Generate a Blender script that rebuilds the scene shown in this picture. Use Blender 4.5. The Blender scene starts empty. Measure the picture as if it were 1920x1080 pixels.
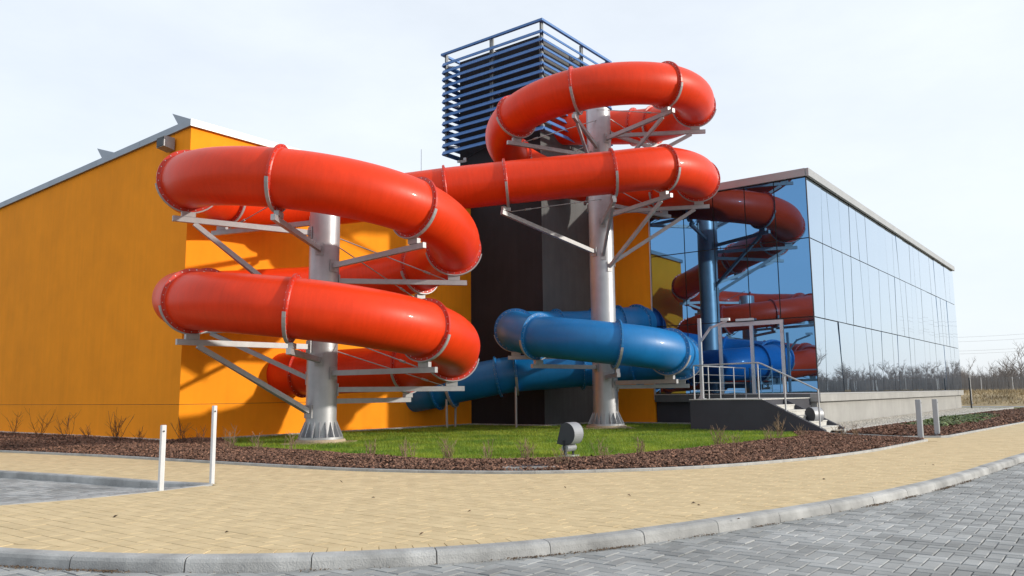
import bpy, math, random
import numpy as np
from math import sin, cos, tan, radians, degrees, atan2, sqrt, pi, hypot
from mathutils import Vector, Matrix
from mathutils.geometry import delaunay_2d_cdt

random.seed(7); rng = np.random.default_rng(7)
scene = bpy.context.scene
col = scene.collection

# ------------------------------------------------------------------ camera
F = 1500.0; PITCH = radians(7.55); ROLL = radians(0.62); CH = 1.30
fw = np.array([0, cos(PITCH), sin(PITCH)]); up0 = np.array([0, -sin(PITCH), cos(PITCH)]); r0 = np.array([1., 0, 0])
right = cos(ROLL)*r0 - sin(ROLL)*up0; up = cos(ROLL)*up0 + sin(ROLL)*r0
CAM = np.array([0, 0, CH])
cd = bpy.data.cameras.new('camera'); cam = bpy.data.objects.new('camera', cd); col.objects.link(cam)
cd.sensor_width = 36.0; cd.lens = F/1920*36.0; cd.clip_start = 0.1; cd.clip_end = 3000
cam.matrix_world = Matrix(((right[0], up[0], -fw[0], 0), (right[1], up[1], -fw[1], 0), (right[2], up[2], -fw[2], CH), (0, 0, 0, 1)))
scene.camera = cam

# ------------------------------------------------------------------ sky, sun, exposure
SUN_AZ, SUN_EL = 102.0, 17.4       # clockwise from +Y, above the horizon
world = bpy.data.worlds.new('World'); scene.world = world; world.use_nodes = True
wn = world.node_tree.nodes; wl = world.node_tree.links; wn.clear()
sky = wn.new('ShaderNodeTexSky'); sky.sky_type = 'NISHITA'; sky.sun_disc = False
sky.sun_elevation = radians(SUN_EL); sky.sun_rotation = radians(SUN_AZ)
sky.air_density = 1.0; sky.dust_density = 1.6; sky.ozone_density = 1.6; sky.altitude = 100
tc = wn.new('ShaderNodeTexCoord'); mp = wn.new('ShaderNodeMapping'); mp.inputs['Scale'].default_value = (1.0, 1.0, 2.6)
cn = wn.new('ShaderNodeTexNoise'); cn.inputs['Scale'].default_value = 1.6; cn.inputs['Detail'].default_value = 7; cn.inputs['Roughness'].default_value = .58
cr = wn.new('ShaderNodeMapRange'); cr.inputs['From Min'].default_value = .3; cr.inputs['From Max'].default_value = .72
cr.inputs['To Min'].default_value = .66; cr.inputs['To Max'].default_value = .88
mx = wn.new('ShaderNodeMix'); mx.data_type = 'RGBA'; mx.inputs[7].default_value = (7.45, 7.95, 8.55, 1)
bg = wn.new('ShaderNodeBackground'); bg.inputs['Strength'].default_value = .121
wo = wn.new('ShaderNodeOutputWorld')
wl.new(tc.outputs['Generated'], mp.inputs['Vector']); wl.new(mp.outputs[0], cn.inputs['Vector'])
wl.new(cn.outputs['Fac'], cr.inputs['Value']); wl.new(cr.outputs[0], mx.inputs[0])
wl.new(sky.outputs[0], mx.inputs[6]); wl.new(mx.outputs[2], bg.inputs['Color']); wl.new(bg.outputs[0], wo.inputs['Surface'])
S = np.array([sin(radians(SUN_AZ))*cos(radians(SUN_EL)), cos(radians(SUN_AZ))*cos(radians(SUN_EL)), sin(radians(SUN_EL))])
sd = bpy.data.lights.new('sun', 'SUN'); sd.energy = 3.1; sd.angle = radians(1.6); sd.color = (1, .93, .82)
so = bpy.data.objects.new('sun', sd); col.objects.link(so); so.location = (40, 5, 40)
so.rotation_euler = Vector(-S).to_track_quat('-Z', 'Y').to_euler()
vs = scene.view_settings; vs.view_transform = 'Standard'; vs.look = 'None'; vs.exposure = 0.2; vs.gamma = 1; vs.use_curve_mapping = False
scene.render.engine = 'CYCLES'

# ------------------------------------------------------------------ pixel -> place
def ray(x, y): return fw + right*(x-960)/F + up*(540-y)/F
def gnd(x, y, z=0.):
    d = ray(x, y); return CAM + d*((z-CH)/d[2])
def plane(x, y, P, n):
    d = ray(x, y); return CAM + d*(((P-CAM)@n)/(d@n))
A = radians(37.5)
U = np.array([sin(A), cos(A), 0.]); V = np.array([-cos(A), sin(A), 0.]); Z = np.array([0, 0, 1.])
O = gnd(333, 828)
def UV(u, v, z=0.): return O + U*u + V*v + Z*z
def uvof(p): d = np.asarray(p)-O; return float(d@U), float(d@V)

# ------------------------------------------------------------------ materials
def mat(name, c, rough=.6, metal=0., var=.12, scale=3., coat=0., bump=0., bscale=40., c2=None, island=0., spec=.5, detail=5, stretch=None, trans=0.):
    m = bpy.data.materials.new(name); m.use_nodes = True
    nt = m.node_tree; n = nt.nodes; l = nt.links; b = n['Principled BSDF']
    b.inputs['Roughness'].default_value = rough; b.inputs['Metallic'].default_value = metal
    b.inputs['Coat Weight'].default_value = coat; b.inputs['Coat Roughness'].default_value = .08
    b.inputs['Specular IOR Level'].default_value = spec
    g = n.new('ShaderNodeNewGeometry'); no = n.new('ShaderNodeTexNoise')
    no.inputs['Scale'].default_value = scale; no.inputs['Detail'].default_value = detail; no.inputs['Roughness'].default_value = .6
    vec = g.outputs['Position']
    if stretch:
        mpp = n.new('ShaderNodeMapping'); mpp.inputs['Scale'].default_value = stretch; l.new(vec, mpp.inputs['Vector']); vec = mpp.outputs[0]
    l.new(vec, no.inputs['Vector'])
    mr = n.new('ShaderNodeMapRange'); mr.inputs['From Min'].default_value = .3; mr.inputs['From Max'].default_value = .7
    l.new(no.outputs['Fac'], mr.inputs['Value'])
    mi = n.new('ShaderNodeMix'); mi.data_type = 'RGBA'
    ca = [x*(1-var) for x in c]; cb = [min(1, x*(1+var)) for x in (c2 or c)]
    mi.inputs[6].default_value = (*ca, 1); mi.inputs[7].default_value = (*cb, 1)
    fac = mr.outputs[0]
    out = mi.outputs[2]
    l.new(fac, mi.inputs[0])
    if island:
        oi = n.new('ShaderNodeObjectInfo'); ad = n.new('ShaderNodeMath'); ad.operation = 'ADD'
        fr = n.new('ShaderNodeMath'); fr.operation = 'FRACT'
        l.new(oi.outputs['Random'], ad.inputs[0]); l.new(g.outputs['Random Per Island'], ad.inputs[1]); l.new(ad.outputs[0], fr.inputs[0])
        hm = n.new('ShaderNodeMapRange'); hm.inputs['To Min'].default_value = 1-island; hm.inputs['To Max'].default_value = 1+island
        l.new(fr.outputs[0], hm.inputs['Value'])
        hs = n.new('ShaderNodeHueSaturation'); l.new(hm.outputs[0], hs.inputs['Value']); l.new(out, hs.inputs['Color']); out = hs.outputs[0]
    l.new(out, b.inputs['Base Color'])
    if bump:
        n2 = n.new('ShaderNodeTexNoise'); n2.inputs['Scale'].default_value = bscale; n2.inputs['Detail'].default_value = 4
        l.new(g.outputs['Position'], n2.inputs['Vector'])
        bp = n.new('ShaderNodeBump'); bp.inputs['Strength'].default_value = bump; bp.inputs['Distance'].default_value = .02
        l.new(n2.outputs['Fac'], bp.inputs['Height']); l.new(bp.outputs[0], b.inputs['Normal'])
    if trans:
        tr = n.new('ShaderNodeBsdfTranslucent'); l.new(out, tr.inputs['Color'])
        ms = n.new('ShaderNodeMixShader'); ms.inputs[0].default_value = trans
        l.new(b.outputs[0], ms.inputs[1]); l.new(tr.outputs[0], ms.inputs[2])
        l.new(ms.outputs[0], n['Material Output'].inputs['Surface'])
    return m

def laminate(m, amt=.10):
    # fine wound-fibre lines round the tube, and a dusting of dull patches
    nt = m.node_tree; n = nt.nodes; l = nt.links; b = n['Principled BSDF']
    src = b.inputs['Base Color'].links[0].from_socket
    a = n.new('ShaderNodeAttribute'); a.attribute_name = 'wind'
    no = n.new('ShaderNodeTexNoise'); no.inputs['Scale'].default_value = 1.6; no.inputs['Detail'].default_value = 6; no.inputs['Roughness'].default_value = .65
    l.new(a.outputs['Vector'], no.inputs['Vector'])
    mr = n.new('ShaderNodeMapRange'); mr.inputs['From Min'].default_value = .32; mr.inputs['From Max'].default_value = .68; mr.inputs['To Min'].default_value = 1-amt; mr.inputs['To Max'].default_value = 1+amt
    l.new(no.outputs['Fac'], mr.inputs['Value'])
    hs = n.new('ShaderNodeHueSaturation'); l.new(src, hs.inputs['Color']); l.new(mr.outputs[0], hs.inputs['Value']); l.new(hs.outputs[0], b.inputs['Base Color'])
    r = n.new('ShaderNodeMapRange'); r.inputs['To Min'].default_value = .32; r.inputs['To Max'].default_value = .52
    l.new(no.outputs['Fac'], r.inputs['Value']); l.new(r.outputs[0], b.inputs['Roughness'])

def weather(m, amt=.07, sx=5., sz=.35):
    # faint upright rain streaks and broad mottling on render
    nt = m.node_tree; n = nt.nodes; l = nt.links; b = n['Principled BSDF']; src = b.inputs['Base Color'].links[0].from_socket
    g = n.new('ShaderNodeNewGeometry'); mp_ = n.new('ShaderNodeMapping'); mp_.inputs['Scale'].default_value = (sx, sx, sz)
    no = n.new('ShaderNodeTexNoise'); no.inputs['Scale'].default_value = 1.; no.inputs['Detail'].default_value = 5; no.inputs['Roughness'].default_value = .62
    l.new(g.outputs['Position'], mp_.inputs['Vector']); l.new(mp_.outputs[0], no.inputs['Vector'])
    n2 = n.new('ShaderNodeTexNoise'); n2.inputs['Scale'].default_value = .45; n2.inputs['Detail'].default_value = 6; l.new(g.outputs['Position'], n2.inputs['Vector'])
    ad = n.new('ShaderNodeMath'); ad.operation = 'ADD'; l.new(no.outputs['Fac'], ad.inputs[0]); l.new(n2.outputs['Fac'], ad.inputs[1])
    mr = n.new('ShaderNodeMapRange'); mr.inputs['From Min'].default_value = .7; mr.inputs['From Max'].default_value = 1.3; mr.inputs['To Min'].default_value = 1-amt; mr.inputs['To Max'].default_value = 1+amt
    l.new(ad.outputs[0], mr.inputs['Value'])
    hs = n.new('ShaderNodeHueSaturation'); l.new(src, hs.inputs['Color']); l.new(mr.outputs[0], hs.inputs['Value']); l.new(hs.outputs[0], b.inputs['Base Color'])

def glass_mat(name, tint, tint_g, rough=.012):
    m = bpy.data.materials.new(name); m.use_nodes = True
    nt = m.node_tree; n = nt.nodes; l = nt.links; n.clear()
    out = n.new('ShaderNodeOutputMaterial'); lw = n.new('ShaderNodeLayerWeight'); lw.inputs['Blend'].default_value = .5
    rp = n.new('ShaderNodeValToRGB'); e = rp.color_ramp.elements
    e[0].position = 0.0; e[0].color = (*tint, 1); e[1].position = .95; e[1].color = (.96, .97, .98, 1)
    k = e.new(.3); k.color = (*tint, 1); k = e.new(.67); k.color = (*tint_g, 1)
    gl = n.new('ShaderNodeBsdfGlossy'); gl.inputs['Roughness'].default_value = rough
    df = n.new('ShaderNodeBsdfDiffuse'); df.inputs['Color'].default_value = (.006, .009, .014, 1)
    ad = n.new('ShaderNodeAddShader')
    g = n.new('ShaderNodeNewGeometry'); no = n.new('ShaderNodeTexNoise'); no.inputs['Scale'].default_value = .55; no.inputs['Detail'].default_value = 1
    bp = n.new('ShaderNodeBump'); bp.inputs['Strength'].default_value = .05; bp.inputs['Distance'].default_value = .05
    l.new(g.outputs['Position'], no.inputs['Vector']); l.new(no.outputs['Fac'], bp.inputs['Height']); l.new(bp.outputs[0], gl.inputs['Normal'])
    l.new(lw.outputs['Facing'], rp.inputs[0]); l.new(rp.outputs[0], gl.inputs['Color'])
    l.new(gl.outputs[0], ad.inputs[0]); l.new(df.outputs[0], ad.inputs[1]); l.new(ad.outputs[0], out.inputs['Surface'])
    return m

M = dict(
    orange=mat('orange_render', (.93, .31, .009), .85, var=.06, scale=.7, bump=.25, bscale=90, spec=.25),
    red=mat('red_gelcoat', (.71, .040, .005), .33, var=.08, scale=1.1, coat=.06, bump=.03, bscale=1.6, spec=.24),
    redf=mat('red_flange', (.52, .026, .008), .4, var=.15, scale=6),
    blue=mat('blue_gelcoat', (.005, .16, .43), .32, var=.09, scale=1.1, coat=.08, bump=.03, bscale=1.6, spec=.38),
    bluef=mat('blue_flange', (.012, .17, .43), .38, var=.15, scale=6),
    galv=mat('galvanised_steel', (.44, .45, .47), .42, .55, var=.10, scale=2.2, bump=.03, bscale=30),
    steel=mat('painted_steel', (.37, .37, .38), .45, .25, var=.10, scale=5),
    bolt=mat('bolt_steel', (.6, .6, .6), .35, .8, var=.1),
    wire=mat('steel_rod', (.42, .42, .42), .45, .5, var=.1),
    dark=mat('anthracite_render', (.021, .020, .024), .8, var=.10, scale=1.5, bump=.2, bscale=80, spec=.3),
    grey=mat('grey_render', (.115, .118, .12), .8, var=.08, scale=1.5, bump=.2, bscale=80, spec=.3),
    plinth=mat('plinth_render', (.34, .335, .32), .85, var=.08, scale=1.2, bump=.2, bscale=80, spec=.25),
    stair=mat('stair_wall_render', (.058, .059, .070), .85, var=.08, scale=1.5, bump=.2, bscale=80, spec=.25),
    louver=mat('blue_louver_paint', (.07, .18, .43), .4, .1, var=.08, scale=4),
    cage=mat('cage_steel', (.16, .17, .18), .5, .4, var=.1),
    zinc=mat('zinc_sheet', (.27, .30, .34), .42, .5, var=.10, scale=1.2),
    fascia=mat('fascia_sheet', (.36, .365, .37), .42, .35, var=.08, scale=1.2),
    joints=mat('joint_seal', (.05, .052, .056), .6, var=.1),
    black=mat('dark_gap', (.012, .012, .014), .6, var=.1),
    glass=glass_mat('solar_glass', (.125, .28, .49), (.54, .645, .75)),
    alu=mat('silver_aluminium', (.55, .56, .58), .38, .45, var=.05),
    concrete=mat('concrete', (.36, .355, .34), .85, var=.16, scale=4, bump=.3, bscale=60, c2=(.40, .40, .385)),
    footing=mat('tan_concrete', (.42, .34, .24), .85, var=.15, scale=6, bump=.2, bscale=60),
    kerb=mat('kerb_concrete', (.29, .29, .285), .85, var=.27, scale=2.0, bump=.4, bscale=70, c2=(.38, .38, .37), island=.08, detail=9),
    step=mat('step_concrete', (.50, .49, .46), .8, var=.1, scale=6),
    yellow=mat('sand_paver', (.585, .45, .255), .85, var=.09, scale=3.5, bump=.25, bscale=120, island=.045, spec=.3, c2=(.605, .475, .28)),
    grayp=mat('grey_paver', (.25, .255, .25), .78, var=.16, scale=.9, bump=.35, bscale=120, island=.22, c2=(.34, .345, .34), detail=9),
    sand=mat('joint_sand', (.10, .075, .045), .95, var=.3, scale=8),
    joint=mat('joint_grit', (.035, .034, .032), .95, var=.3, scale=8),
    bark=mat('bark_mulch', (.105, .050, .033), .9, var=.4, scale=20, island=.6, c2=(.21, .112, .072)),
    litter=mat('leaf_litter', (.11, .07, .04), .9, var=.4, scale=30, island=.4),
    soil=mat('bed_soil', (.045, .026, .019), .95, var=.4, scale=12, bump=.6, bscale=30),
    grass=mat('grass_blades', (.095, .25, .012), .6, var=.25, scale=.8, island=.35, trans=.35, c2=(.29, .35, .03)),
    turf=mat('turf', (.07, .14, .014), .9, var=.4, scale=6, bump=.5, bscale=50),
    pebble=mat('pebbles', (.52, .48, .42), .8, var=.3, scale=15, island=.3),
    pebbed=mat('pebble_bed', (.42, .385, .33), .9, var=.35, scale=35, bump=.8, bscale=60),
    twig=mat('dry_twigs', (.20, .13, .075), .85, var=.3, scale=8, c2=(.26, .18, .11)),
    twigd=mat('brown_twigs', (.09, .042, .024), .85, var=.3, scale=8),
    leaf=mat('ground_ivy', (.10, .135, .035), .6, var=.4, scale=5, island=.4),
    bollard=mat('white_paint', (.64, .65, .67), .45, .1, var=.05, scale=4),
    bollard_shade=mat('shaded_post_paint', (.36, .38, .41), .45, .3, var=.06, scale=4),  # shade on the right-hand posts put into a darker grey
    lampg=mat('lamp_grey', (.30, .31, .33), .5, .3, var=.08, scale=5),
    lampd=mat('lamp_dark', (.035, .038, .045), .5, .2, var=.1),
    dry=mat('dry_grass', (.30, .225, .125), .95, var=.35, scale=.6, bump=.6, bscale=6, c2=(.36, .28, .16)),
    verge=mat('verge_grass', (.10, .13, .04), .95, var=.35, scale=.5, c2=(.17, .17, .06)),
    field=mat('field', (.14, .135, .07), .95, var=.35, scale=.05),
    asphalt=mat('far_road', (.26, .26, .265), .8, var=.1, scale=1),
    tree=mat('hazy_branches', (.24, .21, .19), .9, var=.3, scale=.2),  # lighter grey-brown, distance haze put into the branch colour
    fence=mat('fence_wire', (.20, .21, .22), .6, .3, var=.1),
    pole=mat('pole_paint', (.5, .5, .5), .6, var=.1),
    ironblack=mat('black_post', (.02, .02, .022), .5, var=.1),
)

for k_, a_ in (('orange', .05), ('dark', .16), ('grey', .12), ('plinth', .08), ('galv', .10), ('kerb', .10)): weather(M[k_], a_)
laminate(M['red'], .055); laminate(M['blue'], .055)
# ------------------------------------------------------------------ builders
def tag(o, label=None, cat=None, group=None, kind=None):
    if label: o['label'] = label
    if cat: o['category'] = cat
    if group: o['group'] = group
    if kind: o['kind'] = kind
    return o

def thing(name, loc, label, cat, group=None, kind=None):
    o = bpy.data.objects.new(name, None); o.empty_display_size = .3; col.objects.link(o)
    o.location = tuple(loc); tag(o, label, cat, group, kind)
    return o

def wloc(o):
    p = np.zeros(3)
    while o is not None:
        p = p + np.array(o.location); o = o.parent
    return p

class MB:
    def __init__(s): s.v = []; s.f = []; s.s = []
    def add(s, vs_, fs, smooth=False):
        k = len(s.v); s.v.extend([tuple(map(float, p)) for p in vs_])
        for f in fs: s.f.append([i+k for i in f]); s.s.append(smooth)
        return s
    def box(s, c, size, ax=None):
        ax = ax or (U, V, Z); c = np.asarray(c, float)
        a, b, d = (np.asarray(ax[i])*size[i]/2 for i in range(3))
        vs_ = [c+i*a+j*b+k*d for k in (-1, 1) for j in (-1, 1) for i in (-1, 1)]
        f = [(0, 2, 3, 1), (4, 5, 7, 6), (0, 1, 5, 4), (2, 6, 7, 3), (0, 4, 6, 2), (1, 3, 7, 5)]
        if np.dot(np.cross(a, b), d) < 0: f = [tuple(reversed(q)) for q in f]
        return s.add(vs_, f)
    def uvbox(s, u0, u1, v0, v1, z0, z1):
        return s.box(UV((u0+u1)/2, (v0+v1)/2, (z0+z1)/2), (u1-u0, v1-v0, z1-z0))
    def bar(s, p0, p1, w, h, upv=Z):
        p0 = np.asarray(p0, float); p1 = np.asarray(p1, float); d = p1-p0; L = np.linalg.norm(d); d = d/L
        sd_ = np.cross(d, upv)
        if np.linalg.norm(sd_) < 1e-4: sd_ = np.cross(d, np.array([1., 0, 0]))
        sd_ /= np.linalg.norm(sd_); u_ = np.cross(sd_, d)
        return s.box((p0+p1)/2, (L, w, h), (d, sd_, u_))
    def tube(s, pts, r, n=8, caps=True, smooth=True):
        pts = np.asarray(pts, float); N = len(pts); rs = r if hasattr(r, '__len__') else [r]*N
        T = np.gradient(pts, axis=0); T /= np.linalg.norm(T, axis=1)[:, None]
        ref = np.array([0, 0, 1.]) if abs(T[0][2]) < .9 else np.array([1., 0, 0])
        k = len(s.v); prev = None
        for i in range(N):
            a = np.cross(T[i], ref if prev is None else prev)
            if prev is not None: a = prev - T[i]*(prev@T[i])
            nn = np.linalg.norm(a)
            if nn < 1e-6: a = np.cross(T[i], np.array([0, 1., 0])); nn = np.linalg.norm(a)
            a = a/nn; prev = a; b = np.cross(T[i], a)
            for j in range(n):
                t = 2*pi*j/n; s.v.append(tuple(pts[i] + (a*cos(t)+b*sin(t))*rs[i]))
        for i in range(N-1):
            for j in range(n):
                j2 = (j+1) % n; s.f.append([k+i*n+j, k+i*n+j2, k+(i+1)*n+j2, k+(i+1)*n+j]); s.s.append(smooth)
        if caps:
            for i, rev in ((0, True), (N-1, False)):
                ring = [s.v[k+i*n+j] for j in range(n)]
                if rev: ring = ring[::-1]
                s.add(ring, [list(range(n))])
        return s
    def prism(s, poly, d):
        # poly: 3D points (planar loop), d: extrusion vector
        P = [np.asarray(p, float) for p in poly]; n = len(P); d = np.asarray(d, float)
        vs_ = P + [p+d for p in P]
        nrm = np.cross(P[1]-P[0], P[2]-P[1]); fl = nrm@d > 0
        f = [list(range(n))[::-1], list(range(n, 2*n))] + [[i, (i+1) % n, n+(i+1) % n, n+i] for i in range(n)]
        if not fl: f = [q[::-1] for q in f]
        return s.add(vs_, f)
    def build(s, name, m, parent=None, kind=None, label=None):
        me = bpy.data.meshes.new(name); base = wloc(parent) if parent is not None else np.zeros(3)
        me.from_pydata([tuple(np.array(p)-base) for p in s.v], [], s.f)
        me.polygons.foreach_set('use_smooth', s.s); me.materials.append(M[m] if isinstance(m, str) else m)
        o = bpy.data.objects.new(name, me); col.objects.link(o); o.parent = parent
        if kind: o['kind'] = kind
        if label: o['label'] = label
        return o

def np_mesh(name, verts, faces, m, parent=None, kind=None, smooth=False):
    verts = np.asarray(verts, np.float32); faces = np.asarray(faces, np.int32)
    me = bpy.data.meshes.new(name); k = faces.shape[1]
    me.vertices.add(len(verts)); me.vertices.foreach_set('co', verts.ravel())
    me.loops.add(faces.size); me.loops.foreach_set('vertex_index', faces.ravel())
    me.polygons.add(len(faces)); me.polygons.foreach_set('loop_start', np.arange(0, faces.size, k, dtype=np.int32))
    me.polygons.foreach_set('loop_total', np.full(len(faces), k, np.int32))
    me.polygons.foreach_set('use_smooth', np.full(len(faces), bool(smooth)))
    me.update(); me.validate(); me.materials.append(M[m])
    o = bpy.data.objects.new(name, me); col.objects.link(o); o.parent = parent
    if kind: o['kind'] = kind
    return o

def inpoly(P, poly):
    x = P[:, 0]; y = P[:, 1]; r = np.zeros(len(P), bool); n = len(poly)
    for i in range(n):
        x0, y0 = poly[i][:2]; x1, y1 = poly[(i+1) % n][:2]
        if y0 == y1: continue
        c = ((y0 > y) != (y1 > y)) & (x < (x1-x0)*(y-y0)/(y1-y0)+x0); r ^= c
    return r

def scatter(poly, n, near=None):
    P = np.array([p[:2] for p in poly]); lo = P.min(0); hi = P.max(0); out = []; c = 0
    while c < n:
        q = rng.random((n*2, 2))*(hi-lo)+lo; q = q[inpoly(q, poly)]
        if near is not None: q = q[rng.random(len(q)) < near(q)]
        out.append(q); c += len(q)
        if len(out) > 60: break
    return np.concatenate(out)[:n]

def segdist(P, line):
    # distance of points to an open or closed polyline
    best = np.full(len(P), 1e9)
    for a, b in zip(line[:-1], line[1:]):
        a = np.asarray(a[:2]); b = np.asarray(b[:2]); d = b-a; t = np.clip(((P-a)@d)/(d@d+1e-12), 0, 1)
        best = np.minimum(best, np.linalg.norm(P-(a+t[:, None]*d), axis=1))
    return best

def sheet(name, poly, z, m, kind='structure', parent=None, hfun=None, step=.3):
    poly = [tuple(map(float, p[:2])) for p in poly]
    if hfun is None:
        vs_, es, fs, _, _, _ = delaunay_2d_cdt([Vector(p) for p in poly], [(i, (i+1) % len(poly)) for i in range(len(poly))], [], 1, 1e-5)
        vz = [(v.x, v.y, z) for v in vs_]
    else:
        P = np.array(poly); pts = []
        for i in range(len(poly)):
            a = P[i]; b = P[(i+1) % len(poly)]; k = max(1, int(np.linalg.norm(b-a)/step))
            pts += [tuple(a+(b-a)*t/k) for t in range(k)]
        nb = len(pts); lo = P.min(0); hi = P.max(0)
        gx, gy = np.meshgrid(np.arange(lo[0], hi[0], step), np.arange(lo[1], hi[1], step))
        q = np.stack([gx.ravel(), gy.ravel()], 1); q += rng.normal(0, step*.12, q.shape); q = q[inpoly(q, poly)]
        q = q[segdist(q, poly+[poly[0]]) > step*.4]
        vs_, es, fs, _, _, _ = delaunay_2d_cdt([Vector(p) for p in pts]+[Vector(p) for p in q], [(i, (i+1) % nb) for i in range(nb)], [], 1, 1e-5)
        arr = np.array([(v.x, v.y) for v in vs_]); hz = hfun(arr, segdist(arr, poly+[poly[0]]))
        vz = [(a[0], a[1], z+h) for a, h in zip(arr, hz)]
    mb = MB(); mb.add(vz, [list(f) for f in fs], smooth=hfun is not None)
    o = mb.build(name, m, parent, kind)
    me = o.data; s_ = sum(p.normal.z for p in me.polygons)
    if s_ < 0: me.flip_normals()
    return o

def resample(pts, step, smooth=0):
    pts = np.asarray(pts, float)
    for it in range(smooth+1):
        d = np.r_[0, np.cumsum(np.linalg.norm(np.diff(pts, axis=0), axis=1))]
        n = max(2, int(round(d[-1]/step))+1); t = np.linspace(0, d[-1], n)
        pts = np.stack([np.interp(t, d, pts[:, i]) for i in range(pts.shape[1])], 1)
        if it < smooth:
            q = pts.copy(); q[1:-1] = .25*pts[:-2]+.5*pts[1:-1]+.25*pts[2:]; pts = q
    return pts

def offset(line, d):
    # shift a 2D polyline to its left by d
    L = np.asarray(line, float)[:, :2]; T = np.gradient(L, axis=0); T /= np.linalg.norm(T, axis=1)[:, None]
    return L + np.stack([-T[:, 1], T[:, 0]], 1)*d

# ================================================================== GROUND
KH = .10
K_px = [(0, 1031), (200, 1041.7), (360, 1044), (480, 1043), (600, 1040), (800, 1030.7), (1000, 1017), (1140, 1003), (1280, 982), (1400, 965.5), (1560, 939), (1640, 925), (1760, 898), (1920, 850)]
K = [gnd(*p)[:2] for p in K_px]
K = [np.array([-8.9, 9.3]), np.array([-6.6, 8.05])] + K
dK = (K[-1]-K[-3]); dK /= np.linalg.norm(dK)
K += [K[-1]+dK*t for t in (6, 14, 26, 42)]
K = resample(K, .25, 14)                         # back edge of the kerb, left to right
E_px = [(0, 847.7), (200, 857), (400, 869), (640, 882.5), (800, 887), (940, 889), (1060, 888), (1280, 881), (1400, 873), (1550, 859.5), (1640, 847), (1740, 827)]
E = [gnd(*p)[:2] for p in E_px]
dE = E[0]-E[1]; dE /= np.linalg.norm(dE)
E = [E[0]+dE*14, E[0]+dE*6] + E
E = resample(E, .25, 8)                          # pavement-side edge of the bed edging
BB = [gnd(*p)[:2] for p in [(0, 884), (150, 893), (300, 904.5), (392, 908)]]      # back line of the parking bay
dB = BB[0]-BB[1]; dB /= np.linalg.norm(dB); BB = resample([BB[0]+dB*9, BB[0]+dB*4]+BB, .3, 3)
BF = [gnd(*p)[:2] for p in [(392, 908), (300, 920), (150, 935), (0, 947)]]
BF = resample(BF+[np.array([-8.7, 9.35])], .3, 3)
R_px = [(1700, 822.5), (1780, 820), (1920, 793)]
RB = [gnd(1780, 820)[:2], gnd(1920, 793)[:2]]; dR = RB[1]-RB[0]; dR /= np.linalg.norm(dR); RB += [RB[1]+dR*30]

# ground to the horizon
g = MB(); g.add([(-1500, -1500, -.35), (1500, -1500, -.35), (1500, 1500, -.35), (-1500, 1500, -.35)], [(0, 1, 2, 3)])
g.build('ground', 'field', kind='structure')
# road bed under the grey pavers
roadpoly = [p for p in offset(K, -.10)] + [(70, 60), (70, -25), (-40, -25), (-40, 30), (-14, 30)] + [BB[0]]
RZ = -KH
road = sheet('road', [(75, 75), (75, -30), (-45, -30), (-45, 75)], RZ-.035, 'joint')

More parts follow.
